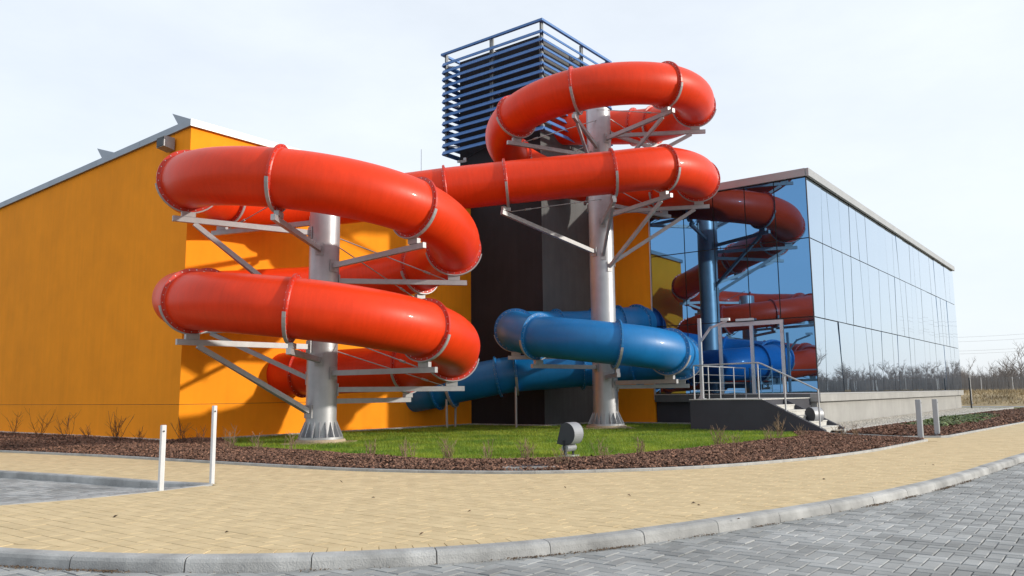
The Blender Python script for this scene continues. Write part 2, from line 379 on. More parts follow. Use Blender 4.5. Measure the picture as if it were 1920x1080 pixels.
def pave(cells, clip_lines, region, z, m_name, pname, parent, nkeep=300, gap=.004, chamf=.006, hvar=.0015):
    """cells: list of (cx, cy, angle, length, width) -> nearest as single pavers, the rest as one part"""
    c = np.array(cells); c = c[np.hypot(c[:, 0], c[:, 1]) < 46]
    rad = np.hypot(c[:, 3], c[:, 4])/2
    cl = region if np.allclose(region[0], region[-1]) else list(region)+[region[0]]
    ins = inpoly(c[:, :2], region); dist = segdist(c[:, :2], cl)
    whole = ins & (dist > rad); part = (dist <= rad)
    W = c[whole]
    vis = (W[:, 1] > 3.0) & (np.abs(W[:, 0]/W[:, 1]) < .66)
    order = np.argsort(np.where(vis, W[:, 1], 1e6)); near = W[order[:nkeep]]; far = W[order[nkeep:]]
    def block(L, Wd):
        x, y = L/2-gap/2, Wd/2-gap/2; x2, y2 = x-chamf, y-chamf
        v = [(-x, -y, -.05), (x, -y, -.05), (x, y, -.05), (-x, y, -.05), (-x, -y, -chamf), (x, -y, -chamf), (x, y, -chamf), (-x, y, -chamf), (-x2, -y2, 0), (x2, -y2, 0), (x2, y2, 0), (-x2, y2, 0)]
        f = [(i, (i+1) % 4, 4+(i+1) % 4, 4+i) for i in range(4)] + [(4+i, 4+(i+1) % 4, 8+(i+1) % 4, 8+i) for i in range(4)] + [(8, 9, 10, 11)]
        return np.array(v), np.array(f)
    v0, f0 = block(cells[0][3], cells[0][4])
    me = bpy.data.meshes.new(pname); me.from_pydata([tuple(p) for p in v0], [], [tuple(q) for q in f0]); me.materials.append(M[m_name])
    for q in near:
        o = bpy.data.objects.new(pname, me); col.objects.link(o); o.parent = parent
        o.location = (q[0], q[1], z+random.gauss(0, hvar)); o.rotation_euler = (random.gauss(0, .003), random.gauss(0, .003), q[2]+random.gauss(0, .004))
    n = len(far); ang = far[:, 2]+rng.normal(0, .004, n)
    ca, sa = np.cos(ang)[:, None], np.sin(ang)[:, None]
    X = v0[None, :, 0]*ca - v0[None, :, 1]*sa + far[:, 0:1]; Y = v0[None, :, 0]*sa + v0[None, :, 1]*ca + far[:, 1:2]
    Zz = v0[None, :, 2] + z + rng.normal(0, hvar, n)[:, None]
    vv = np.stack([X, Y, np.broadcast_to(Zz, X.shape)], 2).reshape(-1, 3); ff = (f0[None]+(np.arange(n)*12)[:, None, None]).reshape(-1, 4)
    np_mesh(pname+'_field', vv, ff, m_name, parent, 'stuff')
    # cut pavers along the borders
    mb = MB(); reg = np.array([p[:2] for p in cl])
    A0 = reg[:-1]; B0 = reg[1:]; D0 = B0-A0; area = np.sum(A0[:, 0]*B0[:, 1]-B0[:, 0]*A0[:, 1]); sgn = 1 if area > 0 else -1
    L0 = (D0*D0).sum(1)+1e-12
    for q in c[part]:
        x, y = q[3]/2-gap/2, q[4]/2-gap/2; a = q[2]
        poly = [(q[0]+i*x*cos(a)-j*y*sin(a), q[1]+i*x*sin(a)+j*y*cos(a)) for i, j in ((-1, -1), (1, -1), (1, 1), (-1, 1))]
        p = q[:2]; t = np.clip(((p-A0)*D0).sum(1)/L0, 0, 1); dd = np.linalg.norm(p-(A0+t[:, None]*D0), axis=1)
        for k in np.where(dd < np.hypot(q[3], q[4])/2)[0]:
            nrm = np.array([-D0[k][1], D0[k][0]])*sgn/sqrt(L0[k]); out = []
            for i in range(len(poly)):
                P1 = np.array(poly[i]); P2 = np.array(poly[(i+1) % len(poly)]); d1 = (P1-A0[k])@nrm-.003; d2 = (P2-A0[k])@nrm-.003
                if d1 >= 0: out.append(tuple(P1))
                if d1*d2 < 0: out.append(tuple(P1+(P2-P1)*d1/(d1-d2)))
            poly = out
            if len(poly) < 3: break
        if len(poly) >= 3:
            hz = z+random.gauss(0, hvar)-.001
            ctr = np.mean(poly, axis=0)
            if not inpoly(ctr[None], reg[:-1])[0]: continue
            mb.prism([(px_, py_, hz-.05) for px_, py_ in poly], (0, 0, .05))
    if mb.v: mb.build(pname+'_offcuts', m_name, parent, 'stuff')

aU = atan2(U[1], U[0]); aV = atan2(V[1], V[0])
# grey herringbone on the road
Lp, Wp = .25, .125
road_line = offset(K, -.165)
rreg = [tuple(p) for p in road_line] + [(62, 40), (40, 0), (10, -3), (-10, -3), (-16, 6)]
o_uv = np.array([0., 0.])
cells = []
for i in range(-260, 420):
    for j in range(-260, 300):
        k = (i-j) % 4
        if k in (0, 2):
            # lattice: horizontal paver starts at k==0 (spans two cells in u), vertical at k==2 (spans two cells in v)
            if k == 0: cu, cv, a = (i+1)*Wp, (j+.5)*Wp, aU
            else: cu, cv, a = (i+.5)*Wp, j*Wp, aV
            p = UV(cu-8, cv-24)
            if p[1] < 1.5 or p[1] > 40 or abs(p[0]) > 40 or p[1] < 1.2*abs(p[0])-3: continue
            cells.append((p[0], p[1], a, Lp, Wp))
# herringbone test: k==0 fills cells (i,j),(i+1,j); k==2 fills (i,j),(i,j-1)
pave(cells, None, rreg, RZ, 'grayp', 'paver', road, gap=.008, hvar=.002)

# sand coloured pavement
pav_poly = [tuple(p) for p in offset(K, .02)] + [tuple(RB[2]+np.array([-.0, 0])), tuple(RB[1]), tuple(RB[0]), tuple(gnd(1690, 822)[:2]), tuple(gnd(1560, 815.5)[:2]), tuple(gnd(1555, 819.5)[:2]), tuple(gnd(1650, 823.5)[:2])] + \
    [tuple(p) for p in E[::-1]] + [tuple(p) for p in BB] + [tuple(p) for p in BF[1:]]
pavement = sheet('pavement', pav_poly, -.028, 'sand')
SC = .21
soldier_line = offset(K, .02+SC)
i0 = 6
yreg = [tuple(p) for p in soldier_line[i0:]] + pav_poly[len(K):-2]
cells = []
Ly, Wy = .33, .165
for i in range(-200, 330):
    for j in range(-90, 130):
        u = i*Wy-12; v = (j+(.5 if i % 2 else 0.)+.06*sin(i*1.7))*Ly-24
        p = UV(u, v)
        if p[1] < 5 or p[1] > 44 or p[0] < -26 or abs(p[0]) > .78*p[1]+3: continue
        cells.append((p[0], p[1], aV, Ly, Wy))
pave(cells, None, yreg, 0., 'yellow', 'paver', pavement, gap=.0075, chamf=.002, hvar=.0006)
# soldier course along the kerb: one paver each, set square to it
mid = resample(offset(K, .02+SC/2), .145)
T = np.gradient(mid, axis=0)
sol = MB()
me_s = None
x, y, cf = .07, SC/2-.003, .003
v0 = [(-x, -y, -.05), (x, -y, -.05), (x, y, -.05), (-x, y, -.05), (-x, -y, -cf), (x, -y, -cf), (x, y, -cf), (-x, y, -cf), (-x+cf, -y+cf, 0), (x-cf, -y+cf, 0), (x-cf, y-cf, 0), (-x+cf, y-cf, 0)]
f0 = [(i, (i+1) % 4, 4+(i+1) % 4, 4+i) for i in range(4)] + [(4+i, 4+(i+1) % 4, 8+(i+1) % 4, 8+i) for i in range(4)] + [(8, 9, 10, 11)]
me_s = bpy.data.meshes.new('border_paver'); me_s.from_pydata(v0, [], f0); me_s.materials.append(M['yellow'])
for p, t in zip(mid, T):
    if p[0] > 16 or p[0] < -8.3: continue
    o = bpy.data.objects.new('border_paver', me_s); col.objects.link(o); o.parent = pavement
    o.location = (p[0], p[1], random.gauss(0, .0015)); o.rotation_euler = (0, 0, atan2(t[1], t[0])+random.gauss(0, .01))

# kerb stones, about a metre each
KS = resample(offset(K, -.0), .25)
jpx = gnd(580, 1045)[:2]
arc = np.r_[0, np.cumsum(np.linalg.norm(np.diff(K, axis=0), axis=1))]
s0 = arc[np.argmin(np.linalg.norm(K-jpx, axis=1))] % 1.0
def along(line, arcl, s): return np.array([np.interp(s, arcl, line[:, 0]), np.interp(s, arcl, line[:, 1])])
def curb(line, arcl, s_a, s_b, prof, name, m, parent, n=4):
    mb = MB(); rings = []
    for t in np.linspace(s_a, s_b, n+1):
        p = along(line, arcl, t); q = along(line, arcl, min(t+.05, arcl[-1])); q0 = along(line, arcl, max(t-.05, 0)); d = q-q0; d /= np.linalg.norm(d); nr = np.array([d[1], -d[0]])   # to the right
        rings.append([(p[0]+nr[0]*a, p[1]+nr[1]*a, z) for a, z in prof])
    k = len(prof); vs_ = [p for r in rings for p in r]
    fs = [[i*k+j, i*k+(j+1) % k, (i+1)*k+(j+1) % k, (i+1)*k+j][::-1] for i in range(n) for j in range(k)]
    mb.add(vs_, fs); mb.add(rings[0], [list(range(k))]); mb.add(rings[-1], [list(range(k))[::-1]])
    o = mb.build(name, m, parent)
    return o
prof_k = [(-.02, -.22), (-.02, .008), (-.012, .012), (.095, .008), (.125, -.004), (.14, -.03), (.165, -.22)]
s = s0
while s+1 < arc[-1]:
    g2 = .004+random.random()*.007
    curb(K, arc, s+g2, s+1-.003, [(a+random.gauss(0, .0), z+(0 if z < -.1 else dz)) for (a, z), dz in zip(prof_k, [random.gauss(0, .003)]*7)], 'kerb_stone', 'kerb', pavement)
    s += 1.0

# bay: pavers falling from the flush front line to the back kerb
bayv = MB()
def bayz(p):
    d = segdist(np.array([p[:2]]), BF)[0]; return -.006 - min(.095, d*.075)
front = resample(BF, .3); back = resample(offset(BB, -.02)[::-1], .3); n = max(len(front), len(back))
front = np.stack([np.interp(np.linspace(0, 1, n), np.linspace(0, 1, len(front)), front[:, i]) for i in (0, 1)], 1)
bb2 = [b for b in back]; back = np.stack([np.interp(np.linspace(0, 1, n), np.linspace(0, 1, len(back)), back[:, i]) for i in (0, 1)], 1)
baypoly = [tuple(p) for p in BF] + [(-24, 10), (-24, 22)] + [tuple(p) for p in offset(BB, -.0)]
bay = sheet('parking_bay', baypoly, 0, 'joint', hfun=lambda a, d: np.array([bayz(p)-.075 for p in a]), step=.4)
bcells = []
for i in range(-120, 160):
    for j in range(-40, 120):
        p = UV(i*.125-14, (j+(.5 if i % 2 else 0))*.25-20)
        if p[1] < 7 or p[1] > 22 or p[0] > -4 or p[0] < -20: continue
        bcells.append((p[0], p[1], aV, .25, .125))
pave(bcells, None, baypoly, 0., 'grayp', 'paver', bay, hvar=.001)
for o in bay.children:
    if o.get('kind') == 'stuff':
        n = len(o.data.vertices); a = np.zeros(n*3, np.float32); o.data.vertices.foreach_get('co', a); a = a.reshape(-1, 3)
        d = segdist(a[:, :2].astype(float), BF); a[:, 2] += -.006-np.minimum(.095, d*.075); o.data.vertices.foreach_set('co', a.ravel()); o.data.update()
    else: o.location.z += bayz(o.location)
arcB = np.r_[0, np.cumsum(np.linalg.norm(np.diff(BB, axis=0), axis=1))]
s = 0.
while s < arcB[-1]-.15:
    e = min(s+1, arcB[-1])
    curb(BB, arcB, s+.004, e, [(-.13, -.2), (-.13, .006), (.0, .006), (.018, -.012), (.02, -.2)], 'kerb_stone', 'kerb', bay)
    s += 1
arcF = np.r_[0, np.cumsum(np.linalg.norm(np.diff(BF, axis=0), axis=1))]
s = 0.
while s < arcF[-1]-.3:
    curb(BF, arcF, s+.003, min(s+1, arcF[-1]), [(-.09, -.1), (-.09, .004), (.0, .004), (.0, -.1)], 'edging_stone', 'concrete', bay)
    s += 1

# leaf litter and grit along the kerb foot, a few bits on the paving
def litter(P, z, name, label, m, smin, smax):
    n = len(P); L = rng.uniform(smin, smax, n); W = L*rng.uniform(.3, .7, n); a = rng.uniform(0, 2*pi, n)
    ax = np.stack([np.cos(a), np.sin(a), rng.normal(0, .25, n)], 1); b = np.stack([-np.sin(a), np.cos(a), rng.normal(0, .25, n)], 1)
    c = np.stack([P[:, 0], P[:, 1], np.full(n, z)+rng.uniform(.003, .012, n)], 1); up_ = np.zeros((n, 3)); up_[:, 2] = L*.5
    v = np.stack([c-ax*L[:, None], c-b*W[:, None], c+ax*L[:, None], c+b*W[:, None], c+up_], 1).reshape(-1, 3)
    f = np.array([(0, 1, 4), (1, 2, 4), (2, 3, 4), (3, 0, 4)])
    o = np_mesh(name, v, (f[None]+(np.arange(n)*5)[:, None, None]).reshape(-1, 3), m, None, 'stuff'); tag(o, label, 'litter'); return o
kf = resample(offset(K, -.19), .02); kf = kf[(kf[:, 0] > -5) & (kf[:, 0] < 14)]
w_ = (np.sin(kf[:, 0]*3.1)+np.sin(kf[:, 0]*7.3+1)+1.2*np.sin(kf[:, 0]*1.3+.5)); ix = rng.integers(0, len(kf), 9000); ix = ix[rng.random(len(ix)) < np.clip(w_[ix]*.45, .03, 1)]
litter(kf[ix]+rng.normal(0, .018, (len(ix), 2)), RZ, 'kerb_litter', 'brown dirt and leaf bits along the foot of the kerb', 'litter', .004, .014)
pl_ = np.array([gnd(*p)[:2] for p in [(425, 999), (1300, 945), (1310, 948), (790, 1003), (1735, 871), (1750, 873), (215, 970), (640, 905), (1385, 975), (1060, 915), (880, 960), (1545, 900), (700, 935), (1180, 930)]])
litter(pl_, .003, 'dry_leaves', 'few scattered dry leaf scraps on the sand coloured pavement', 'litter', .02, .04)

# ------------------------------------------------------------------ beds, lawn, pebble strips
GW = .55
lawn_px = [(1500, 823), (1440, 829), (1360, 838), (1280, 848), (1180, 857.5), (1060, 866), (960, 869), (860, 868.5), (780, 866), (640, 855.5), (520, 847), (445, 843)]
LB = resample([gnd(*p)[:2] for p in lawn_px], .3, 3)
cornG = UV(-GW, -GW)[:2]
lawn_poly = [tuple(p) for p in LB] + [tuple(UV(1.1, -GW)[:2]), tuple(UV(13.5-GW, -GW)[:2]), tuple(UV(13.5-GW, -3.88-GW)[:2]), tuple(UV(17.386-GW, -3.88-GW)[:2]), tuple(UV(17.386-GW, -10.6)[:2]), tuple(UV(12.3, -10.6)[:2]), tuple(UV(12.3, -14.2)[:2])]
lawn = sheet('lawn', lawn_poly, .02, 'turf')
bed_poly = [tuple(p) for p in offset(E, .07)] + [tuple(gnd(1650, 822.8)[:2]), tuple(gnd(1562, 818.8)[:2]), tuple(UV(12.3, -15.2)[:2]), tuple(UV(12.3, -14.2)[:2])] + [tuple(p) for p in LB] + \
    [tuple(UV(1.1, -GW)[:2]), tuple(cornG), tuple(UV(-GW, 26)[:2])]
def moundf(a, d):
    n = np.sin(a[:, 0]*2.1+1)*np.sin(a[:, 1]*1.7)*.5+.5
    return np.clip(d/.8, 0, 1)*(.04+.07*n)
bed = sheet('bark_bed', bed_poly, .025, 'soil', hfun=moundf, step=.35)
bed_r = [tuple(gnd(1585, 813.2)[:2]), tuple(gnd(1690, 819.3)[:2]), tuple(RB[0]+np.array([-.12, .1])), tuple(RB[1]+np.array([-.1, .1])), tuple(RB[2]), tuple(UV(48, -17.2)[:2]), tuple(UV(34, -16.1)[:2]), tuple(UV(14, -15.65)[:2])]
bed2 = sheet('bark_bed', bed_r, .02, 'soil', hfun=lambda a, d: np.clip(d/.9, 0, 1)*(.10+.08*(np.sin(a[:, 0]*1.3)*np.sin(a[:, 1])*.5+.5)), step=.4)

def chips(poly, n, hf, z0, name, parent, m='bark', smin=.018, smax=.05):
    P = scatter(poly, n, near=lambda q: np.clip(18/np.maximum(8, np.hypot(q[:, 0], q[:, 1])), .15, 1)**2)
    n = len(P); h = z0+hf(P, segdist(P, poly+[poly[0]]))
    L = rng.uniform(smin, smax, n); W = L*rng.uniform(.25, .6, n); t = rng.uniform(.006, .016, n); a = rng.uniform(0, 2*pi, n); ti = rng.normal(0, .45, n); rl = rng.normal(0, .5, n)
    ax = np.stack([np.cos(a)*np.cos(ti), np.sin(a)*np.cos(ti), np.sin(ti)], 1); b0_ = np.stack([-np.sin(a), np.cos(a), np.zeros(n)], 1)
    nz = np.cross(ax, b0_); b = b0_*np.cos(rl)[:, None]+nz*np.sin(rl)[:, None]; nn = np.cross(ax, b)
    c = np.stack([P[:, 0], P[:, 1], h+.008+rng.uniform(0, .035, n)], 1)
    v = np.stack([c-ax*L[:, None]-b*W[:, None], c+ax*L[:, None]*.8-b*W[:, None]*.7, c+ax*L[:, None]+b*W[:, None]*.6, c-ax*L[:, None]*.7+b*W[:, None], c+nn*t[:, None]*2], 1).reshape(-1, 3)
    f = np.array([(0, 1, 4), (1, 2, 4), (2, 3, 4), (3, 0, 4)]); ff = (f[None]+(np.arange(n)*5)[:, None, None]).reshape(-1, 3)
    return np_mesh(name, v, ff, m, parent, 'stuff')
chips(bed_poly, 60000, moundf, .025, 'bark_chips', bed)
chips(bed_r, 16000, lambda a, d: np.clip(d/.9, 0, 1)*(.10+.08*(np.sin(a[:, 0]*1.3)*np.sin(a[:, 1])*.5+.5)), .02, 'bark_chips', bed2, smin=.03, smax=.07)
ivy_poly = [tuple(gnd(*p)[:2]) for p in [(1690, 808), (1760, 812), (1850, 797), (1880, 788), (1850, 784), (1760, 792)]]
iv = chips(ivy_poly, 1700, lambda a, d: np.clip(d/.5, 0, 1)*.06+.12, .04, 'ground_ivy', None, 'leaf', .04, .09)
tag(iv, 'patch of low green ivy leaves in the bark bed behind the grey posts', 'ground cover', kind='stuff')

# grass blades
n = 130000
P = scatter(lawn_poly, n, near=lambda q: np.clip(19/np.maximum(10, np.hypot(q[:, 0], q[:, 1])), .1, 1)**2)
n = len(P); a = rng.uniform(0, 2*pi, n); H = rng.uniform(.035, .085, n)*(1+.35*np.sin(P[:, 0]*1.9)*np.sin(P[:, 1]*2.3)); w = rng.uniform(.004, .009, n); le = rng.normal(0, .028, (n, 2))
c = np.stack([P[:, 0], P[:, 1], np.full(n, .018)], 1); sd2 = np.stack([np.cos(a), np.sin(a), np.zeros(n)], 1)*w[:, None]
v = np.stack([c-sd2, c+sd2, c+np.stack([le[:, 0], le[:, 1], H], 1)], 1).reshape(-1, 3)
go = np_mesh('grass', v, np.arange(3*n).reshape(-1, 3), 'grass', None, 'stuff')
tag(go, 'short bright green lawn grass around the slide columns', 'grass')

def strip(name, poly, npeb, label):
    s_ = sheet(name, poly, .03, 'pebbed', kind='structure')
    P = scatter(poly, npeb); n = len(P); r = rng.uniform(.014, .034, n)
    o8 = np.array([(1, 0, 0), (0, 1, 0), (-1, 0, 0), (0, -1, 0), (0, 0, .75), (0, 0, -.6)], float)
    j = rng.uniform(.7, 1.25, (n, 6, 1)); a = rng.uniform(0, 2*pi, n)
    vx = o8[None, :, 0]*np.cos(a)[:, None]-o8[None, :, 1]*np.sin(a)[:, None]; vy = o8[None, :, 0]*np.sin(a)[:, None]+o8[None, :, 1]*np.cos(a)[:, None]
    v = np.stack([vx, vy, np.broadcast_to(o8[None, :, 2], vx.shape)], 2)*j*r[:, None, None]
    v[:, :, 0] += P[:, 0:1]; v[:, :, 1] += P[:, 1:2]; v[:, :, 2] += .035+(r*.4)[:, None]
    f = np.array([(0, 1, 4), (1, 2, 4), (2, 3, 4), (3, 0, 4), (1, 0, 5), (2, 1, 5), (3, 2, 5), (0, 3, 5)])
    np_mesh('pebbles', v.reshape(-1, 3), (f[None]+(np.arange(n)*6)[:, None, None]).reshape(-1, 3), 'pebble', s_, 'stuff')
    return s_
def pq(*a): return [tuple(UV(*p)[:2]) for p in a]
gs1 = strip('pebble_strip', pq((-GW, -GW), (0, 0), (0, 26), (-GW, 26)), 9000, '')
gs2 = strip('pebble_strip', pq((-GW, -GW), (13.5-GW, -GW), (13.5-GW, -3.88-GW), (17.386-GW, -3.88-GW), (17.386-GW, -10.6), (17.386, -10.6), (17.386, -3.88), (13.5, -3.88), (13.5, 0), (0, 0)), 11000, '')
gs3 = strip('pebble_strip', pq((13.4, -15.4), (34, -15.95), (49.4, -16.4), (49.4, -13.5), (17.386, -13.5), (14.4, -13.5)), 15000, '')
def edge_line(pts, w, z0, z1, parent, name='edging_stone', m='concrete', L=1.0):
    pts = resample([np.asarray(p)[:2] for p in pts], .1); ar = np.r_[0, np.cumsum(np.linalg.norm(np.diff(pts, axis=0), axis=1))]
    s = 0.
    while s < ar[-1]-.05:
        e = min(s+L, ar[-1]); curb(pts, ar, s+.003, e-.003, [(-w, z0), (-w, z1-.008), (-w+.008, z1), (-.008, z1), (0, z1-.008), (0, z0)], name, m, parent, n=2); s += L
edge_line(E, .07, -.06, .045, pavement)
edge_line([UV(-GW, 22), UV(-GW, -GW)], .06, -.05, .085, gs1)
edge_line([UV(-GW, -GW), UV(13.5-GW, -GW)], .06, -.05, .085, gs2)
edge_line([UV(13.5-GW, -GW), UV(13.5-GW, -3.88-GW), UV(17.386-GW, -3.88-GW), UV(17.386-GW, -10.5)], .06, -.05, .085, gs2)
edge_line([UV(13.4, -15.45), UV(34, -15.98), UV(49.4, -16.4)], .06, -.05, .09, gs3)
edge_line([gnd(1560, 813.8), gnd(1690, 820.6), RB[0]+np.array([-.02, .04]), RB[1], RB[1]+dR*10], .08, -.06, .04, pavement)
edge_line([gnd(1650, 823.6), gnd(1560, 819.6)], .07, -.06, .045, pavement)

# ================================================================== ORANGE BUILDING
def roofz(v): return 9.93-.0285*max(0, v)
ob = thing('orange_building', UV(6, 4), 'large orange rendered building with grey sheet metal roof edge', 'building')
GZ = 1.09
def wallprism(u0, u1, v0, v1, z0, ztop0, ztop1, name, m, parent, along_v=True):
    mb = MB()
    if along_v: poly = [UV(u0, v0, z0), UV(u0, v1, z0), UV(u0, v1, ztop1), UV(u0, v0, ztop0)]; mb.prism(poly, U*(u1-u0))
    else: poly = [UV(u0, v0, z0), UV(u1, v0, z0), UV(u1, v0, ztop1), UV(u0, v0, ztop0)]; mb.prism(poly, V*(v1-v0))
    return mb.build(name, m, parent)
VL = 30.
wallprism(0, .4, 0, VL, GZ+.012, roofz(0)-.17, roofz(VL)-.17, 'wall', 'orange', ob)
wallprism(0, .4, 0, VL, -.1, GZ, GZ, 'wall_base', 'orange', ob)
wallprism(.4, 24, 0, .4, GZ+.012, roofz(0)-.17, roofz(0)-.17, 'wall', 'orange', ob, False)
wallprism(.4, 24, 0, .4, -.1, GZ, GZ, 'wall_base', 'orange', ob, False)
m_ = MB(); m_.prism([UV(.012, .012, GZ-.02), UV(.012, VL, GZ-.02), UV(.012, VL, GZ+.03), UV(.012, .012, GZ+.03)], U*.2); m_.prism([UV(.012, .012, GZ-.02), UV(24, .012, GZ-.02), UV(24, .012, GZ+.03), UV(.012, .012, GZ+.03)], V*.2); m_.build('expansion_joint', 'black', ob)
m_ = MB(); m_.prism([UV(.1, .1, roofz(0)-.16), UV(.1, VL, roofz(VL)-.16), UV(.1, VL, roofz(VL)-.02), UV(.1, .1, roofz(0)-.02)], U*23.8); m_.build('roof', 'zinc', ob)
# roof edge flashing in sheet lengths
v = 0.
while v < VL:
    v1 = min(v+3.02, VL); a0 = -.12 if v == 0 else v+.006
    m_ = MB(); m_.prism([UV(-.09, a0, roofz(a0)-.19), UV(-.09, v1, roofz(v1)-.19), UV(-.09, v1, roofz(v1)+.03), UV(-.09, a0, roofz(a0)+.03)], U*.45); m_.build('roof_flashing', 'zinc', ob); v = v1
u = .36
while u < 23:
    u1 = min(u+3.0, 24); m_ = MB(); m_.uvbox(u+.006, u1, -.12, .3, roofz(0)-.19, roofz(0)+.03); m_.build('roof_flashing', 'fascia', ob); u = u1
# upturned roof kerbs seen over the edge
for t, bl, br in ((1.26, .80, -.08), (6.36, 5.85, 4.75)):
    m_ = MB(); z0 = roofz(bl)
    m_.prism([UV(.05, br, roofz(br)+.02), UV(.05, bl, z0+.02), UV(.05, t, z0+.56)], U*7); m_.build('roof_upstand', 'zinc', ob)
m_ = MB(); m_.tube([UV(12.4, 2, 9.8), UV(12.4, 2, 12.4)], .012, 6); m_.build('lightning_rod', 'wire', ob)

# wall lamp
wl_ = thing('wall_lamp', UV(-.2, 1.05, 9.3), 'square grey metal lamp box high on the orange wall', 'lamp')
m_ = MB(); c0 = UV(0, 1.05, 9.33); m_.prism([c0+V*.22-U*.06-Z*.2, c0+V*.22-U*.42-Z*.13, c0+V*.22-U*.42+Z*.2, c0+V*.22-U*.06+Z*.2], -V*.44); m_.build('housing', 'lampg', wl_)
m_ = MB(); m_.box(c0-U*.43+Z*.03, (.02, .38, .28)); m_.build('front_grille', 'lampd', wl_)
m_ = MB(); m_.box(c0-U*.03, (.06, .2, .2)); m_.build('bracket', 'lampd', wl_)

# ================================================================== TOWER
tw = thing('tower', UV(15.6, -1.6), 'dark rendered tower with blue louver cage on top behind the slides', 'tower')
TU0, TU1, TV0, TV1, TZ = 13.5, 18.0, -3.88, .62, 16.55
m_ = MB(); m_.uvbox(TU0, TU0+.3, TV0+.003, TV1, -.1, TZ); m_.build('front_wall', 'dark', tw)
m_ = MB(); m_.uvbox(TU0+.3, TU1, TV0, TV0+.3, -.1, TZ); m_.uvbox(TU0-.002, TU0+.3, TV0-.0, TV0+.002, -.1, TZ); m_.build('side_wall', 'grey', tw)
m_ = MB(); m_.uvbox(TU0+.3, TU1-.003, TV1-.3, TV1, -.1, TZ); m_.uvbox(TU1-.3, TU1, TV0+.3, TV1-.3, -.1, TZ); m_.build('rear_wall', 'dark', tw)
m_ = MB(); m_.uvbox(TU0+.05, TU1-.05, TV0+.05, TV1-.05, TZ-.1, TZ+.03); m_.build('roof', 'zinc', tw)
# panel joints on the side wall behind the louvers
LU0, LU1, LV0, LV1 = 12.9, 18.5, -4.46, 1.15
LZ0, LZ1 = 12.06, 16.85
posts = [(LU0, LV1), (LU0, -1.72), (LU0, LV0), (16.1, LV0), (LU1, LV0), (LU1, -1.72), (LU1, LV1), (16.1, LV1)]
for (pu, pv) in posts:
    m_ = MB()
    iu = 1 if pu == LU0 else (-1 if pu == LU1 else 0); iv_ = 1 if pv == LV0 else (-1 if pv == LV1 else 0)
    c0 = UV(pu+.12*iu, pv+.12*iv_, (LZ0+LZ1)/2)
    m_.box(c0, (.09, .09, LZ1-LZ0)); m_.box(c0+U*(.13 if iv_ and not iu else 0)+V*(.13 if iu and not iv_ else 0)+ (U*.1*iu if iu and iv_ else 0*U), (.05, .05, LZ1-LZ0))
    m_.build('cage_post', 'cage', tw)
    # brackets to the tower
    for zz in (12.5, 14.4, 16.3):
        mbk = MB(); tgt = UV(min(max(pu, TU0), TU1), min(max(pv, TV0), TV1), zz); mbk.bar(UV(pu+.12*iu, pv+.12*iv_, zz), tgt, .05, .05); mbk.build('bracket', 'galv', tw)
nsl = 13
zs = [LZ0+.10+i*(16.36-LZ0-.1)/(nsl-1) for i in range(nsl)]
def slat(c_, L, axis, outw, name='louver_slat'):
    m_ = MB(); th = radians(60)
    d = np.asarray(outw)*cos(th)-Z*sin(th)      # blade leans down and outwards
    nn = np.cross(axis, d)
    m_.box(c_, (L, .20, .03), (axis, d, nn)); m_.build(name, 'louver', tw)
for zz in zs:
    slat(UV(LU0, (LV0+LV1)/2, zz), LV1-LV0, V, -U)
    slat(UV((LU0+LU1)/2, LV0, zz), LU1-LU0-.1, U, -V)
    slat(UV(LU1, (LV0+LV1)/2, zz), LV1-LV0, V, U)
    slat(UV((LU0+LU1)/2, LV1, zz), LU1-LU0-.1, U, V)
for (a_, b_) in (((LU0, LV0-.06), (LU0, LV1+.06)), ((LU1, LV0-.06), (LU1, LV1+.06)), ((LU0+.07, LV0), (LU1-.07, LV0)), ((LU0+.07, LV1), (LU1-.07, LV1))):
    m_ = MB(); m_.bar(UV(*a_, LZ1), UV(*b_, LZ1), .12, .10); m_.build('top_rail', 'louver', tw)
# small camera on the tower
sc = thing('security_camera', UV(13.4, .25, 11.75), 'small white security camera on the dark tower wall under the louvers', 'camera')
m_ = MB(); m_.box(UV(13.46, .28, 11.82), (.08, .14, .2)); m_.build('mount_box', 'bollard', sc)
m_ = MB(); m_.bar(UV(13.43, .3, 11.75), UV(13.1, .42, 11.68), .1, .1); m_.build('camera_body', 'bollard', sc)
m_ = MB(); m_.tube([UV(13.47, .18, 11.9), UV(13.44, -.6, 12.1), UV(13.46, -1.5, 12.3)], .012, 5); m_.build('cable', 'lampd', sc)

# ================================================================== GLASS PAVILION
GU, GV, GEND, GL = 17.386, -13.528, 49.1, -6.83
gb = thing('glass_pavilion', UV(30, -8), 'long glass clad pavilion with mirrored panes and grey roof fascia', 'building')
ZR = [1.235, 4.055, 7.06, 9.42]
m_ = MB(); m_.uvbox(GU+.06, GEND-.02, GV+.06, GL+8, .92, 9.44); m_.build('inner_wall', 'joints', gb)
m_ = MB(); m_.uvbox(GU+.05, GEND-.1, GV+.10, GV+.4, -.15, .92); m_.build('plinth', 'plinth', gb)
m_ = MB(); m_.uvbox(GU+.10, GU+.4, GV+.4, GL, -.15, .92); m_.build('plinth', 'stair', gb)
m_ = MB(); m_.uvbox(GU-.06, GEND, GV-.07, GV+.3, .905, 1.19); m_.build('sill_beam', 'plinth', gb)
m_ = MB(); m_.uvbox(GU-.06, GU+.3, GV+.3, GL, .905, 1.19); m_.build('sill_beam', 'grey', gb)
m_ = MB(); m_.uvbox(GU-.075, GEND+.01, GV-.085, GV+.2, 1.19, 1.225); m_.build('sill_flashing', 'alu', gb)
m_ = MB(); m_.uvbox(GU-.075, GU+.2, GV+.2, GL, 1.19, 1.225); m_.build('sill_flashing', 'alu', gb)
